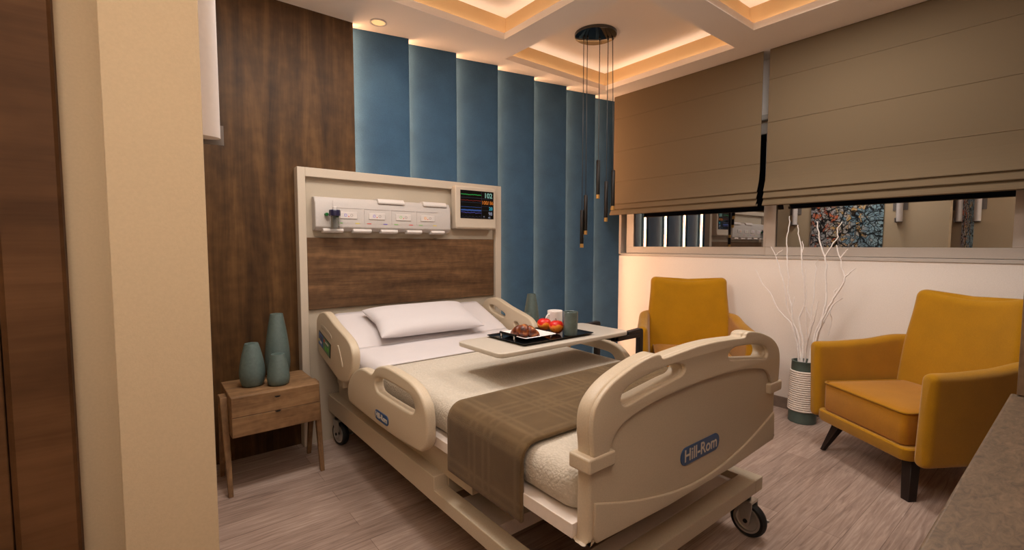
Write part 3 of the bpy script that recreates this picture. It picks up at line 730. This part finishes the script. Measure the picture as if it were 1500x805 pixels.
# ------------------------------------------------------------------ overbed table and tray
tb = thing('overbed_table', (1.7,1.73,0), 'cream overbed table on dark legs reaching across the bed', 'table')
plate('table_top', M['table'], rrect(1.178,2.055,1.555,1.905,.035), [], 'xy', .779, .022, .005, tb)
fm = MB()
for y in (1.560,1.868):
    fm.prism([(2.053,.764),(2.053,.784),(2.172,.790),(2.182,.782),(2.184,.770),(2.184,.07),(2.154,.07),(2.154,.768)], y, y+.030, 'y')
    fm.box(1.94,2.16,y,y+.03,.742,.766)
fm.box(1.94,1.97,1.56,1.90,.745,.768); fm.build('support_frame', M['darkmetal'], tb, bevel=.003)
fb_ = MB()
fb_.box(2.145,2.19,1.56,1.90,.045,.085)
for y in (1.56,1.86): fb_.box(1.45,2.19,y,y+.04,.045,.085)
fb_.build('base', M['darkmetal'], tb, bevel=.004)
for x in (1.48,2.15):
    for y in (1.58,1.88): MB().cyl((x,y-.01,.0225),(x,y+.01,.0225),.0225,20).build('castor_wheel', M['rubber'], tb, bevel=.003)
TZ = .7905
tr = thing('serving_tray', (1.58,1.76,TZ), 'black lacquer serving tray on the overbed table', 'tray')
def slab_ring(x0,x1,y0,y1,r,z): return [(a,b,z) for a,b in rrect(x0,x1,y0,y1,r,4)]
X0,X1,Y0,Y1 = 1.345,1.822,1.598,1.895
MB().loft([slab_ring(X0+.03,X1-.03,Y0+.03,Y1-.03,.01,TZ),slab_ring(X0+.012,X1-.012,Y0+.012,Y1-.012,.01,TZ+.002),slab_ring(X0,X1,Y0,Y1,.012,TZ+.011),slab_ring(X0+.002,X1-.002,Y0+.002,Y1-.002,.012,TZ+.0125),
           slab_ring(X0+.016,X1-.016,Y0+.016,Y1-.016,.01,TZ+.005),slab_ring(X0+.03,X1-.03,Y0+.03,Y1-.03,.01,TZ+.004)]).build('tray_body', M['tray'], tr)
for y in (1.70,1.80): MB().cyl((1.372,y,TZ+.006),(1.372,y,TZ+.034),.0055,12).build('handle_post', M['chrome'], tr)
MB().cyl((1.372,1.69,TZ+.034),(1.372,1.81,TZ+.034),.006,12).build('handle_bar', M['bronze'], tr)
TS = TZ+.0045
# square plate
pl = MB(); px0,px1,py0,py1 = 1.400,1.604,1.652,1.868
pl.loft([slab_ring(px0+.045,px1-.045,py0+.045,py1-.045,.008,TS),slab_ring(px0+.035,px1-.035,py0+.035,py1-.035,.008,TS+.002),slab_ring(px0,px1,py0,py1,.01,TS+.018),slab_ring(px0+.002,px1-.002,py0+.002,py1-.002,.01,TS+.020),
         slab_ring(px0+.04,px1-.04,py0+.04,py1-.04,.008,TS+.007),slab_ring(px0+.06,px1-.06,py0+.06,py1-.06,.008,TS+.006)])
tag(pl.build('plate', M['china'], origin=(1.502,1.76,TS)), 'square white china plate on the black tray', 'plate')
# croissant: ridged crescent
def croissant():
    rings = []; n = 64
    for k in range(n+1):
        t = k/n; a = math.radians(-46+92*t); R = .085
        cxp, cyp = R*math.sin(a), -R*math.cos(a)+.070
        th_ = math.sin(PI*t)**.55 if 0 < t < 1 else .12
        seg = abs(math.sin(PI*(t*4+.5)))**.5
        r = .028*th_*(.74+.26*seg)+.003
        d = Vector((math.cos(a), math.sin(a), 0)); nrm = Vector((-d.y, d.x, 0))
        rings.append([tuple(Vector((cxp,cyp,.0))+nrm*r*math.cos(2*PI*i/18)*1.05+Vector((0,0,1))*(r*math.sin(2*PI*i/18)*.95+.026*th_)) for i in range(18)])
    return MB().loft(rings)
cr = croissant(); R_ = Matrix.Translation((1.475,1.745,TS+.0085)) @ Matrix.Rotation(math.radians(-52),4,'Z') @ Matrix.Scale(1.12,4)
cr.v = [tuple(R_ @ Vector(p)) for p in cr.v]
tag(cr.build('croissant', M['crois'], origin=(1.475,1.745,TS+.0065), angle=70), 'golden brown croissant lying on the white plate', 'croissant')
ap = thing('apple', (1.668,1.815,TS), 'red and orange apple nearer the white mug', 'apple', 'apples on the tray')
ap['_org'] = [0,0,0]
MB().lathe([(.0,.006),(.012,.001),(.024,.008),(.034,.028),(.0355,.040),(.031,.055),(.019,.064),(.008,.062),(.0,.056)],(0,0,0),32).build('flesh', M['apple'], ap, sub=1)
MB().tube([(0,0,.056),(.001,0,.066),(.004,.001,.074)],[.0016,.0014,.002],8).build('stem', M['stem'], ap)
ap.scale = (1.12,1.12,1.06)
dup(ap, (1.668,1.722,TS), 'red and orange apple nearest the grey tumbler', 1.9)
mg = thing('mug', (1.795,1.868,TS), 'plain white china mug behind the apples on the tray', 'mug')
mc = (1.785,1.855,TS)
MB().lathe([(0,0),(.034,0),(.038,.004),(.041,.02),(.042,.094),(.0405,.096),(.039,.094),(.037,.01),(0,.007)],mc,36).build('cup', M['china'], mg)
hd_ = Vector((-.90,.05,0)).normalized()
MB().tube([tuple(Vector(mc)+hd_*(.039+.026*math.sin(a))+Vector((0,0,.05+.028*math.cos(a)))) for a in [PI*k/12 for k in range(13)]], .0048, 10).build('handle', M['china'], mg)
tc_ = (1.700,1.652,TS)
tm = MB().lathe([(0,0),(.031,0),(.034,.003),(.0355,.03),(.0365,.118),(.0350,.120),(.0335,.118),(.0325,.008),(0,.006)],tc_,40).build('tumbler', M['cup'], origin=tc_)
tag(tm, 'tall grey-green glazed tumbler at the right of the tray', 'tumbler')

# ------------------------------------------------------------------ nightstands and ceramic vases
ns = thing('nightstand', (.535,2.79,0), 'small oak nightstand left of the bed with angled legs', 'nightstand', 'oak nightstands beside the bed')
box('cabinet', M['nwood'], (.325,.745,2.636,2.975,.292,.497), ns, bevel=.004)
fr = box('drawer_front', M['nwood'], (.327,.743,2.620,2.636,.395,.495), ns, bevel=.002); f2 = box('drawer_front', M['nwood'], (.327,.743,2.620,2.636,.294,.393), ns, bevel=.002)
for o_, z in ((fr,.470),(f2,.393)):
    plate('finger_notch', M['black'], [(.535+.014*math.cos(a*PI/10), z-.008*math.sin(a*PI/10)) for a in range(11)], [], 'xz', 2.6195, .0015, 0, o_)
def leg(xa, xb, ya, yb, w, ztop):
    r0 = [(xb-w*.32,yb-w*.32,0),(xb+w*.32,yb-w*.32,0),(xb+w*.32,yb+w*.32,0),(xb-w*.32,yb+w*.32,0)]
    r1 = [(xa-w*.5,ya-w*.6,ztop),(xa+w*.5,ya-w*.6,ztop),(xa+w*.5,ya+w*.6,ztop),(xa-w*.5,ya+w*.6,ztop)]
    MB().loft([r0,r1]).build('leg', M['nleg'], ns, bevel=.003)
leg(.309,.312,2.76,2.628,.034,.475); leg(.309,.308,2.80,2.905,.034,.475); leg(.761,.752,2.76,2.632,.034,.475); leg(.761,.755,2.80,2.905,.034,.475)
ns2 = dup(ns, (.535+1.925,2.79-.03,0), 'small oak nightstand right of the bed behind the overbed table')
def vase(loc, h, rmax, rtop, rbase, mat, label, group, peak=.32, base=.0):
    prof = [(0,0),(rbase*.85,0),(rbase,.004)]
    for k in range(1,19):
        t = k/18
        if t < peak: r = rbase+(rmax-rbase)*math.sin(PI/2*t/peak)
        else: r = rtop+(rmax-rtop)*(1-((t-peak)/(1-peak))**1.55)
        prof.append((r, h*t))
    prof += [(rtop-.005,h+.001),(rtop*.55,h-.001),(rtop*.5,h-.02),(0,h-.03)]
    o = thing('vase', loc, label, 'vase', group); o['_org'] = [0,0,0]
    MB().lathe(prof,(0,0,0),44).build('body', mat, o, angle=50)
    MB().lathe([(rtop*.55,h-.0005),(rtop*.5,h-.02),(0,h-.025)],(0,0,0),32).build('mouth', M['ceramdark'], o)
    return o
G = 'sage ceramic vases'
v1 = vase((.452,2.80,.4975), .228, .063, .033, .050, M['ceram2'], 'medium round sage vase, left of the three on the left nightstand', G, .30)
v2 = vase((.600,2.905,.4975), .362, .066, .033, .052, M['ceram'], 'tall ridged sage vase at the back of the left nightstand', G, .26)
v3 = vase((.566,2.735,.4975), .166, .056, .034, .048, M['ceram'], 'smallest ridged sage vase at the front of the left nightstand', G, .22)
D = (1.87,-.07)
dup(v1, (2.335,2.745,.4975), 'round sage vase behind the head rail right of the bed', 0)
dup(v2, (2.46,2.83,.4975), 'tall sage vase standing right of the bed beyond the rail', 0)
dup(v3, (2.465,2.70,.4975), 'small sage vase right of the bed, mostly hidden by the fruit', 0)

# ------------------------------------------------------------------ armchairs
def armchair(loc, rz, label):
    t = thing('armchair', loc, label, 'armchair', 'mustard armchairs', rz); t['_org'] = [0,0,0]
    # local: front faces -y, x across
    half = [(-.316,.018),(-.314,.12),(-.310,.24),(-.305,.35),(-.300,.44),(-.296,.50),(-.291,.545),(-.283,.575),(-.268,.594),(-.243,.603),(-.19,.606),(-.1,.608),(0,.608)]
    path = cato(half,9); path = path+[(-a,b) for a,b in reversed(path[:-1])]
    pts = [Vector((a,b,0)) for a,b in path]; acc = [0]
    for i in range(1,len(pts)): acc.append(acc[-1]+(pts[i]-pts[i-1]).length)
    L = acc[-1]; rings = []
    def ss(a,b,x): x = max(0,min(1,(x-a)/(b-a))); return x*x*(3-2*x)
    N = len(pts)
    for i, p in enumerate(pts):
        s = min(acc[i], L-acc[i])            # distance from the nearer arm front
        d = (pts[min(i+1,N-1)]-pts[max(i-1,0)]).normalized(); nrm = Vector((d.y,-d.x,0))   # outward = left of travel? fixed below
        out = Vector((p.x*.6, p.y-.25, 0)); nrm = nrm if nrm.dot(out) > 0 else -nrm
        rise = ss(.512,.588,s); mid = ss(.61,.89,s)
        zt = .655+.015*ss(.1,.4,s)+.030*ss(.32,.56,s)
        th = .078-.008*rise
        zb = .195
        e = min(1, s/.035); tip = math.sqrt(max(0,1-(1-e)**2)) if e < 1 else 1
        ring = []
        loop = rrect(-th/2*max(tip,.35), th/2*max(tip,.35), zb+.02*(1-tip), zt-.035*(1-tip), th*.46*max(tip,.35), 5)
        # extra points along the tall sides so that the lean bends
        dense = []
        for a_, b_ in zip(loop, loop[1:]+loop[:1]):
            k = 8 if abs(b_[1]-a_[1]) > .1 else 1
            for q in range(k): dense.append((a_[0]+(b_[0]-a_[0])*q/k, a_[1]+(b_[1]-a_[1])*q/k))
        for o_, z in dense:
            lean = max(0, z-.36)
            back = lean*.12*ss(.48,.60,s)
            side = .035*max(0,(z-.2)/.45)**0+.05*max(0,(z-.25))*(1-rise)
            wing = .0
            ctr = Vector((p.x*(1+wing), p.y, 0))+nrm*(o_+side)
            ctr.y += back
            # back flares outward at the top corners a little
            ctr.x *= 1+.02*ss(.55,.98,z)*rise
            ring.append((ctr.x, ctr.y, z))
        rings.append(ring)
    MB().loft(rings).build('shell', M['ycloth'], t, sub=1)
    rows = []
    zs = [.30+.03*k for k in range(21)]+[.915,.925,.935,.943,.950,.956,.961,.964,.966]
    for z in zs:
        w = .318-.020*ss(.60,.90,z)-.012*ss(.5,.3,z)
        q = max(0, min(1, (z-.912)/.054)); w -= .055*(1-math.sqrt(max(0, 1-q*q)))
        q2 = max(0, min(1, (z-.926)/.040)); th = .082-.05*(1-math.sqrt(max(0, 1-q2*q2)))
        loop = rrect(-w, w, -th/2, th/2, th*.47, 6); dense = []
        for a_, b_ in zip(loop, loop[1:]+loop[:1]):
            k = 16 if abs(b_[0]-a_[0]) > .1 else 1
            for j in range(k): dense.append((a_[0]+(b_[0]-a_[0])*j/k, a_[1]+(b_[1]-a_[1])*j/k))
        rows.append([(x, y+.612+.17*(z-.62)-.22*x*x, z+.034*ss(.5,.96,z)-.046*(1-(x/.30)**2)*ss(.5,.96,z)) for x, y in dense])
    MB().loft(rows).build('backrest', M['ycloth'], t, sub=1)
    bo = MB().loft([[(a,b,z) for a,b in rrect(-.30+i,.30-i,.006+i,.60-i,.04,5)] for z,i in ((.192,.02),(.198,.006),(.21,0),(.255,0),(.262,.006))])
    bo.build('seat_base', M['ycloth'], t)
    cu = MB()
    cx, y0, y1 = .270, .022, .56
    def cr_(z,i,bow=0): return [(a,b,z) for a,b in rrect(-cx+i,cx-i,y0+i,y1-i,.03,5)]
    cu.loft([cr_(.262,.012),cr_(.268,.004),cr_(.28,0),cr_(.41,0),cr_(.424,.004),cr_(.432,.014),cr_(.438,.05),cr_(.441,.12)])
    sc_ = cu.build('seat_cushion', M['yseat'], t)
    pth = [(a,b,.428) for a,b in rrect(-cx,cx,y0,y1,.03,6)]; MB().tube(pth+[pth[0]], .0055, 8).build('piping', M['ypipe'], sc_)
    for sx, (xa,ya,xb,yb) in ((-1,(.225,.115,.285,.05)),(1,(.225,.115,.285,.05)),(-1,(.215,.50,.265,.60)),(1,(.215,.50,.265,.60))):
        w0, w1 = (.011 if sx < 0 or yb > .3 else .022), .029
        r0 = [(sx*xb+a*w0,yb+b*w0,0) for a,b in ((-1,-1),(1,-1),(1,1),(-1,1))]; r1 = [(sx*xa+a*w1,ya+b*w1*.9,.20) for a,b in ((-1,-1),(1,-1),(1,1),(-1,1))]
        MB().loft([r0,r1]).build('leg', M['legdark'], t, bevel=.003)
    return t
ac = armchair((3.036,.786,0), 0, 'mustard armchair at the right near the desk')
ac.rotation_euler = (0,0,math.atan2(-.828,-.561))
ac.rotation_euler = (0,0,-math.atan2(.828,-.561))
ac2 = dup(ac, (3.055,1.735,0), 'mustard armchair in the window corner behind the footboard', -math.atan2(.80,.598))

# ------------------------------------------------------------------ floor vase with branches
fv = thing('floor_vase', (3.66,1.262,0), 'green floor vase wrapped in white cord between the armchairs', 'vase')
fv['_org'] = [3.66,1.262,0]
fc = (3.66,1.262,0)
MB().lathe([(0,0),(.084,0),(.087,.004),(.087,.09),(.082,.25),(.077,.38),(.076,.432),(.078,.436),(.070,.438),(.066,.43),(.066,.30),(0,.28)],fc,48).build('body', M['vgreen'], fv)
cd = MB(); K = 19
for k in range(K):
    z = .092+k*.0150; r = .0865-.0095*(k/K); rr = .0078
    cd.loft([[(fc[0]+(r+rr*math.cos(2*PI*j/8))*math.cos(2*PI*i/44), fc[1]+(r+rr*math.cos(2*PI*j/8))*math.sin(2*PI*i/44), z+rr*math.sin(2*PI*j/8)) for j in range(8)] for i in list(range(44))+[0]], True, False)
o_ = cd.build('cord_wrap', M['cord'], fv, angle=80)
def branch(pts, r0, label, subs=()):
    """pts: (y offset, z, x offset) from the vase mouth"""
    root = (fc[0], fc[1], .40)
    P = [(fc[0]+p[2], fc[1]+p[0], p[1]) for p in pts]
    rnd = random.Random(int(abs(pts[-1][1]*1e4)))
    def jag(Q, a):
        out = []
        for q, w_ in zip(Q, Q[1:]):
            for k in range(4):
                t = k/4; j = a if 0 < t else 0
                out.append(tuple(q[i]+(w_[i]-q[i])*t+rnd.uniform(-j,j) for i in range(3)))
        return out+[Q[-1]]
    J = jag(P, .0035); n = len(J)
    m = MB().tube(J, [r0*1.6*(1-.6*i/(n-1)) for i in range(n)], 7)
    t = thing('branch', root, label, 'branch', 'white branches in the floor vase'); t['_org'] = list(root)
    m.build('stem', M['twig'], t, angle=80)
    for s in subs:
        Q = jag([(fc[0]+p[2], fc[1]+p[0], p[1]) for p in s], .003); k = len(Q)
        MB().tube(Q, [r0*.95*(1-.5*i/(k-1)) for i in range(k)], 7).build('twig', M['twig'], t, angle=80)
# ------------------------------------------------------------------ pendant lamp
pc = (2.79,2.475,CT)
pd = thing('pendant_lamp', pc, 'black round pendant canopy with five slim hanging tubes', 'pendant lamp')
MB().lathe([(0,-.024),(.150,-.024),(.158,-.020),(.160,-.012),(.160,0),(0,0)],pc,56).build('canopy', M['gloss'], pd)
for x, y, zt, zb in ((2.722,2.533,1.524,1.232),(2.748,2.520,1.640,1.334),(2.835,2.472,1.912,1.616),(2.877,2.425,1.748,1.436),(2.923,2.395,1.834,1.527)):
    dx, dy = x-pc[0], y-pc[1]; q = .135/max(.135, math.hypot(dx,dy))
    tx, ty = pc[0]+dx*q, pc[1]+dy*q
    MB().cyl((tx,ty,CT-.024),(x,y,zt),.0028,8).build('cord', M['black'], pd)
    tu = MB().lathe([(0,zt),(.013,zt),(.0145,zt-.003),(.0145,zb+.03),(0,zb+.03)],(x,y,0),24).build('tube', M['bronze'], pd)
    MB().lathe([(0,zb+.03),(.014,zb+.03),(.014,zb),(.010,zb),(.010,zb+.012),(0,zb+.012)],(x,y,0),24).build('tip', M['brass'], tu)
    MB().lathe([(0,CT-.024),(.008,CT-.024),(.006,CT-.04),(0,CT-.04)],(tx,ty,0),16).build('ferrule', M['black'], pd)

# recessed downlight
dl = thing('downlight', (1.262,2.962,CZ), 'round recessed downlight above the first blue panel', 'downlight')
MB().lathe([(.052,-.001),(.054,-.006),(.044,-.007),(.042,-.001)],(1.262,2.962,CZ),40).build('trim_ring', M['white'], dl)
MB().lathe([(0,-.003),(.043,-.003),(.043,-.001),(0,-.001)],(1.262,2.962,CZ),40).build('lens', M['dl'], dl)

# ------------------------------------------------------------------ roman blinds
def blind(y0, y1, label):
    t = thing('roman_blind', (3.66,(y0+y1)/2,CZ), label, 'blind', 'taupe roman blinds')
    prof = [(3.660,CZ-.002)]
    for z in (2.46,2.152,1.862):
        prof += [(3.660,z+.004),(3.657,z+.001),(3.6595,z-.002),(3.660,z-.006)]
    prof += [(3.6595,1.82),(3.658,1.79),(3.655,1.765),(3.651,1.74),(3.646,1.72),(3.640,1.70),(3.634,1.682),(3.628,1.667),(3.622,1.655),(3.621,1.649),(3.630,1.645),(3.632,1.640),(3.618,1.610),(3.614,1.602),(3.615,1.597),(3.626,1.593),(3.628,1.588),(3.612,1.560),(3.607,1.547),(3.610,1.5425),(3.64,1.5425),(3.648,1.56)]
    rows = [[(x,y,z) for x,z in prof] for y in (y0,y1)]
    o = MB().loft(rows, False, False).build('cloth', M['blind'], t, smooth=False)
    md = o.modifiers.new('t','SOLIDIFY'); md.thickness = .003; md.offset = -1
    MB().prism([(3.666,CZ-.002),(3.666,1.80),(3.662,1.70),(3.650,1.552),(3.672,1.545),(3.690,1.60),(3.676,1.75),(3.672,CZ-.002)], y0+.03, y1-.03, 'y').build('lining', M['blindback'], t, smooth=False)
blind(1.612, 2.995, 'taupe roman blind nearest the blue panels'); blind(.10, 1.566, 'taupe roman blind at the right above the right armchair')

# ------------------------------------------------------------------ desk
dk = thing('desk', (1.5,-.2,0), 'grey-brown desk at the lower right with an upright board', 'desk')
box('desktop', M['burl'], (.72,2.302,-.595,.162,.715,.75), dk, bevel=.006)
box('side_panel', M['burl'], (2.255,2.295,-.595,.12,0,.715), dk, bevel=.003)
box('side_panel', M['burl'], (.73,.77,-.595,.12,0,.715), dk, bevel=.003)
box('upright_board', M['board'], (2.274,2.302,-.59,.146,.752,2.2), dk, bevel=.003)

# ------------------------------------------------------------------ wall lights and canvas on the left wall (seen in the window glass)
def sconce(loc, rz, label):
    t = thing('wall_light', loc, label, 'wall light', 'white half-round wall lights', rz); t['_org'] = [0,0,0]
    r, L = .034, .80
    ring = lambda z: [(.03+r*1.7*math.cos(a),r*math.sin(a),z) for a in [(-PI/2+PI*k/16) for k in range(17)]]
    MB().loft([ring(0),ring(L)]).build('shade', M['sconce'], t, angle=50)
    MB().box(0,.010,-.075,.075,.145,.62).build('back_plate', M['sgrey'], t, bevel=.001)
    MB().box(0,.10,.030,.036,-.012,.045).box(0,.03,-.03,.036,-.008,.03).build('bracket', M['sgrey'], t)
    return t
s1 = sconce((.11,1.60,1.555), 0, 'white half-round wall light high on the wall end at upper left')
dup(s1, (.11,2.815,1.555), 'white half-round wall light near the walnut cladding, seen in the window')
cv = thing('canvas', (.125,2.19,1.5), 'abstract crackled canvas between two wall lights, mirrored in the window', 'painting')
cv['_org'] = [.125,2.19,1.5]; box('canvas_face', M['crackle'], (.112,.134,1.765,2.605,1.0,2.0), cv, bevel=.001)

dup(s1, (-.45,1.125,1.555), 'added half-round wall light standing in for a repeat reflection, nearer the pillar')  # added pieces on the unseen side wall, imitating a second reflection of the canvas
dup(s1, (-.45,.955,1.555), 'added half-round wall light standing in for a repeat reflection, farther from the pillar')
cv2 = dup(cv, (-.437,1.04,1.5), 'added narrow canvas standing in for a repeat reflection at the right of the window'); cv2.scale = (1,.13,1)

# ------------------------------------------------------------------ branches (offsets from the vase axis: along the wall, height, away from the wall)
BR = [
 ([(0.0351, 0.4, -0.0), (0.0468, 0.5621, -0.01), (0.0869, 0.6947, -0.02), (0.1735, 0.7841, -0.03), (0.23, 0.8988, -0.03), (0.2981, 0.9788, -0.03), (0.3404, 1.0685, -0.03)], 0.0042, 'white branch reaching farthest left from the floor vase', []),
 ([(0.0263, 0.4, 0.0), (0.0586, 0.5872, 0.01), (0.0952, 0.7092, 0.02), (0.1412, 0.8224, 0.03), (0.1627, 0.9604, 0.03), (0.1962, 1.0685, 0.03), (0.2281, 1.1739, 0.03), (0.2628, 1.2421, 0.03)], 0.004, 'white branch with a small fork at its tip, left side of the floor vase', [[(0.2281, 1.1739, 0.03), (0.2063, 1.1983, 0.03), (0.1792, 1.2185, 0.03)]]),
 ([(0.0176, 0.4, -0.0), (0.0359, 0.5826, -0.0033), (0.0858, 0.7229, -0.0067), (0.0912, 0.8109, -0.01), (0.1198, 0.9065, -0.01), (0.1168, 1.0243, -0.01), (0.1317, 1.1411, -0.01), (0.1412, 1.3068, -0.01), (0.1267, 1.4034, -0.01), (0.1287, 1.4595, -0.01)], 0.0044, 'tall white branch ending highest at the left in front of the glass', [[(0.0912, 0.8109, -0.01), (0.0785, 0.8513, -0.01), (0.0762, 0.8866, -0.01)]]),
 ([(0.0107, 0.4, 0.0), (0.0133, 0.5659, 0.0033), (0.0483, 0.7263, 0.0067), (0.0165, 0.8268, 0.01), (0.0242, 0.99, 0.01), (0.0447, 1.1237, 0.01), (0.0507, 1.2389, 0.01), (0.0751, 1.335, 0.01), (0.0791, 1.3966, 0.01)], 0.0046, 'white branch rising from the middle of the floor vase', [[(0.0441, 1.2006, 0.01), (0.0389, 1.2485, 0.01), (0.0453, 1.281, 0.01)], [(0.0165, 0.8268, 0.01), (-0.0075, 0.7811, 0.01), (-0.0317, 0.7264, 0.01), (-0.0068, 0.5683, 0.01)]]),
 ([(-0.0235, 0.4, 0.0), (-0.0581, 0.6346, 0.0067), (-0.0946, 0.7529, 0.0133), (-0.1135, 0.8861, 0.02), (-0.1037, 1.0163, 0.02), (-0.1059, 1.1282, 0.02), (-0.0892, 1.1836, 0.02), (-0.0538, 1.2954, 0.02), (-0.0484, 1.3516, 0.02), (-0.036, 1.4174, 0.02)], 0.0048, 'tall white branch forked like a Y in front of the glass', [[(-0.0944, 1.1744, 0.02), (-0.1346, 1.2579, 0.02), (-0.1673, 1.3089, 0.02), (-0.1589, 1.3635, 0.02), (-0.1836, 1.4062, 0.02)]]),
 ([(-0.0337, 0.4, -0.0), (-0.0776, 0.6482, -0.0033), (-0.1352, 0.8342, -0.0067), (-0.1744, 0.912, -0.01), (-0.2161, 0.9971, -0.01), (-0.225, 1.0427, -0.01), (-0.2028, 1.0994, -0.01), (-0.1908, 1.1713, -0.01), (-0.1674, 1.2542, -0.01)], 0.005, 'white branch leaning farthest right with three side twigs', [[(-0.225, 1.0427, -0.01), (-0.2523, 1.0763, -0.01), (-0.2811, 1.1024, -0.01)], [(-0.1925, 1.1677, -0.01), (-0.2156, 1.2041, -0.01), (-0.2344, 1.2257, -0.01)], [(-0.1744, 0.912, -0.01), (-0.1655, 0.9388, -0.01), (-0.1802, 0.9637, -0.01)]]),
 ([(-0.0031, 0.4, 0.0), (-0.0123, 0.5878, 0.0167), (-0.0307, 0.8585, 0.0333), (-0.0286, 0.9914, 0.05), (-0.0369, 1.0835, 0.05), (-0.022, 1.1211, 0.05), (-0.0444, 1.1521, 0.05)], 0.003, 'thin pale branch at the back of the floor vase', []),
 ([(0.0004, 0.4, -0.0), (-0.0168, 0.5634, -0.0133), (-0.047, 0.694, -0.0267), (-0.0718, 0.7741, -0.04), (-0.0847, 0.869, -0.04)], 0.0042, 'short white branch curving right at the front of the floor vase', [[(-0.0259, 0.5684, -0.04), (-0.0149, 0.7292, -0.04), (-0.0096, 0.9189, -0.04), (0.0, 1.0886, -0.04)]]),
 ([(-0.0422, 0.4, 0.0), (-0.0788, 0.6465, 0.0133), (-0.1071, 0.7437, 0.0267), (-0.1445, 0.8407, 0.04), (-0.175, 0.8754, 0.04), (-0.2055, 0.8966, 0.04)], 0.0042, 'low white branch bending right behind the right armchair arm', [[(-0.1294, 0.8148, 0.04), (-0.1449, 0.7471, 0.04), (-0.1391, 0.69, 0.04), (-0.1267, 0.6315, 0.04)]]),
]
for m_, r_, l_, s_ in BR: branch(m_, r_, l_, s_)

# ------------------------------------------------------------------ lights, world, camera
def area(name, loc, size, power, color, rot=(0,0,0), sy=None, spread=180):
    l = bpy.data.lights.new(name, 'AREA'); l.shape = 'RECTANGLE'; l.size = size; l.size_y = sy or size; l.energy = power; l.color = color; l.spread = math.radians(spread)
    o = bpy.data.objects.new(name, l); C.objects.link(o); o.location = loc; o.rotation_euler = rot; return o
WARM = (1,.93,.87)
area('overhead_fill', (1.15,2.0,2.69), .6, 13, WARM)
area('overhead_fill', (1.35,1.15,2.69), .4, 4.5, WARM)  # added soft fill near the bed foot, no fixture behind it
area('overhead_fill', (2.75,1.0,2.69), .6, 24, WARM)  # added fill to brighten the window wall side, no fixture behind it
area('overhead_fill', (.52,1.95,2.66), .25, 15, WARM)  # added fill for the left side rails, no fixture behind it
el = area('pillar_fill', (-.22,-.42,1.9), .5, 2.0, (1,.88,.76), spread=85)  # added out-of-view fill aimed at the pillar front, not a fitted lamp
el.rotation_euler = Vector((.25,1.55,-.55)).to_track_quat('-Z','Y').to_euler()
area('upward_fill', (.1,-.33,2.0), .5, 34, WARM, rot=(math.radians(180),0,0))  # added fill behind the camera, facing up to brighten the ceiling
sp = bpy.data.lights.new('downlight_beam','SPOT'); sp.energy = 5; sp.spot_size = math.radians(95); sp.spot_blend = .8; sp.color = (1,.7,.45); sp.shadow_soft_size = .04
so = bpy.data.objects.new('downlight_beam', sp); C.objects.link(so); so.location = (1.262,2.962,2.66)

W = bpy.data.worlds.new('night'); bpy.context.scene.world = W; W.use_nodes = True
W.node_tree.nodes['Background'].inputs['Color'].default_value = (.004,.005,.008,1); W.node_tree.nodes['Background'].inputs['Strength'].default_value = 1

cam = bpy.data.cameras.new('camera'); co = bpy.data.objects.new('camera', cam); C.objects.link(co)
cam.sensor_width = 36; cam.lens = 684.502/1500*36; cam.clip_start = .02
yaw, pitch, roll = 0.673673938, 0.0636075953, 0.00105614839
fw = Vector((math.sin(yaw)*math.cos(pitch), math.cos(yaw)*math.cos(pitch), -math.sin(pitch))); ri = Vector((math.cos(yaw), -math.sin(yaw), 0)); up = ri.cross(fw)
r2 = ri*math.cos(roll)+up*math.sin(roll); u2 = -ri*math.sin(roll)+up*math.cos(roll)
mt_ = Matrix((r2, u2, -fw)).transposed().to_4x4(); mt_.translation = (0,0,1.25)
co.matrix_world = mt_
sc_ = bpy.context.scene; sc_.camera = co
sc_.view_settings.view_transform = 'Standard'; sc_.view_settings.look = 'None'; sc_.view_settings.exposure = .13
sc_.cycles.max_bounces = 8; sc_.cycles.diffuse_bounces = 6; sc_.cycles.glossy_bounces = 4; sc_.cycles.transmission_bounces = 6; sc_.cycles.caustics_reflective = False; sc_.cycles.caustics_refractive = False
sc_.cycles.sample_clamp_indirect = 4; sc_.cycles.use_denoising = True
for o in bpy.data.objects:
    if '_org' in o: del o['_org']
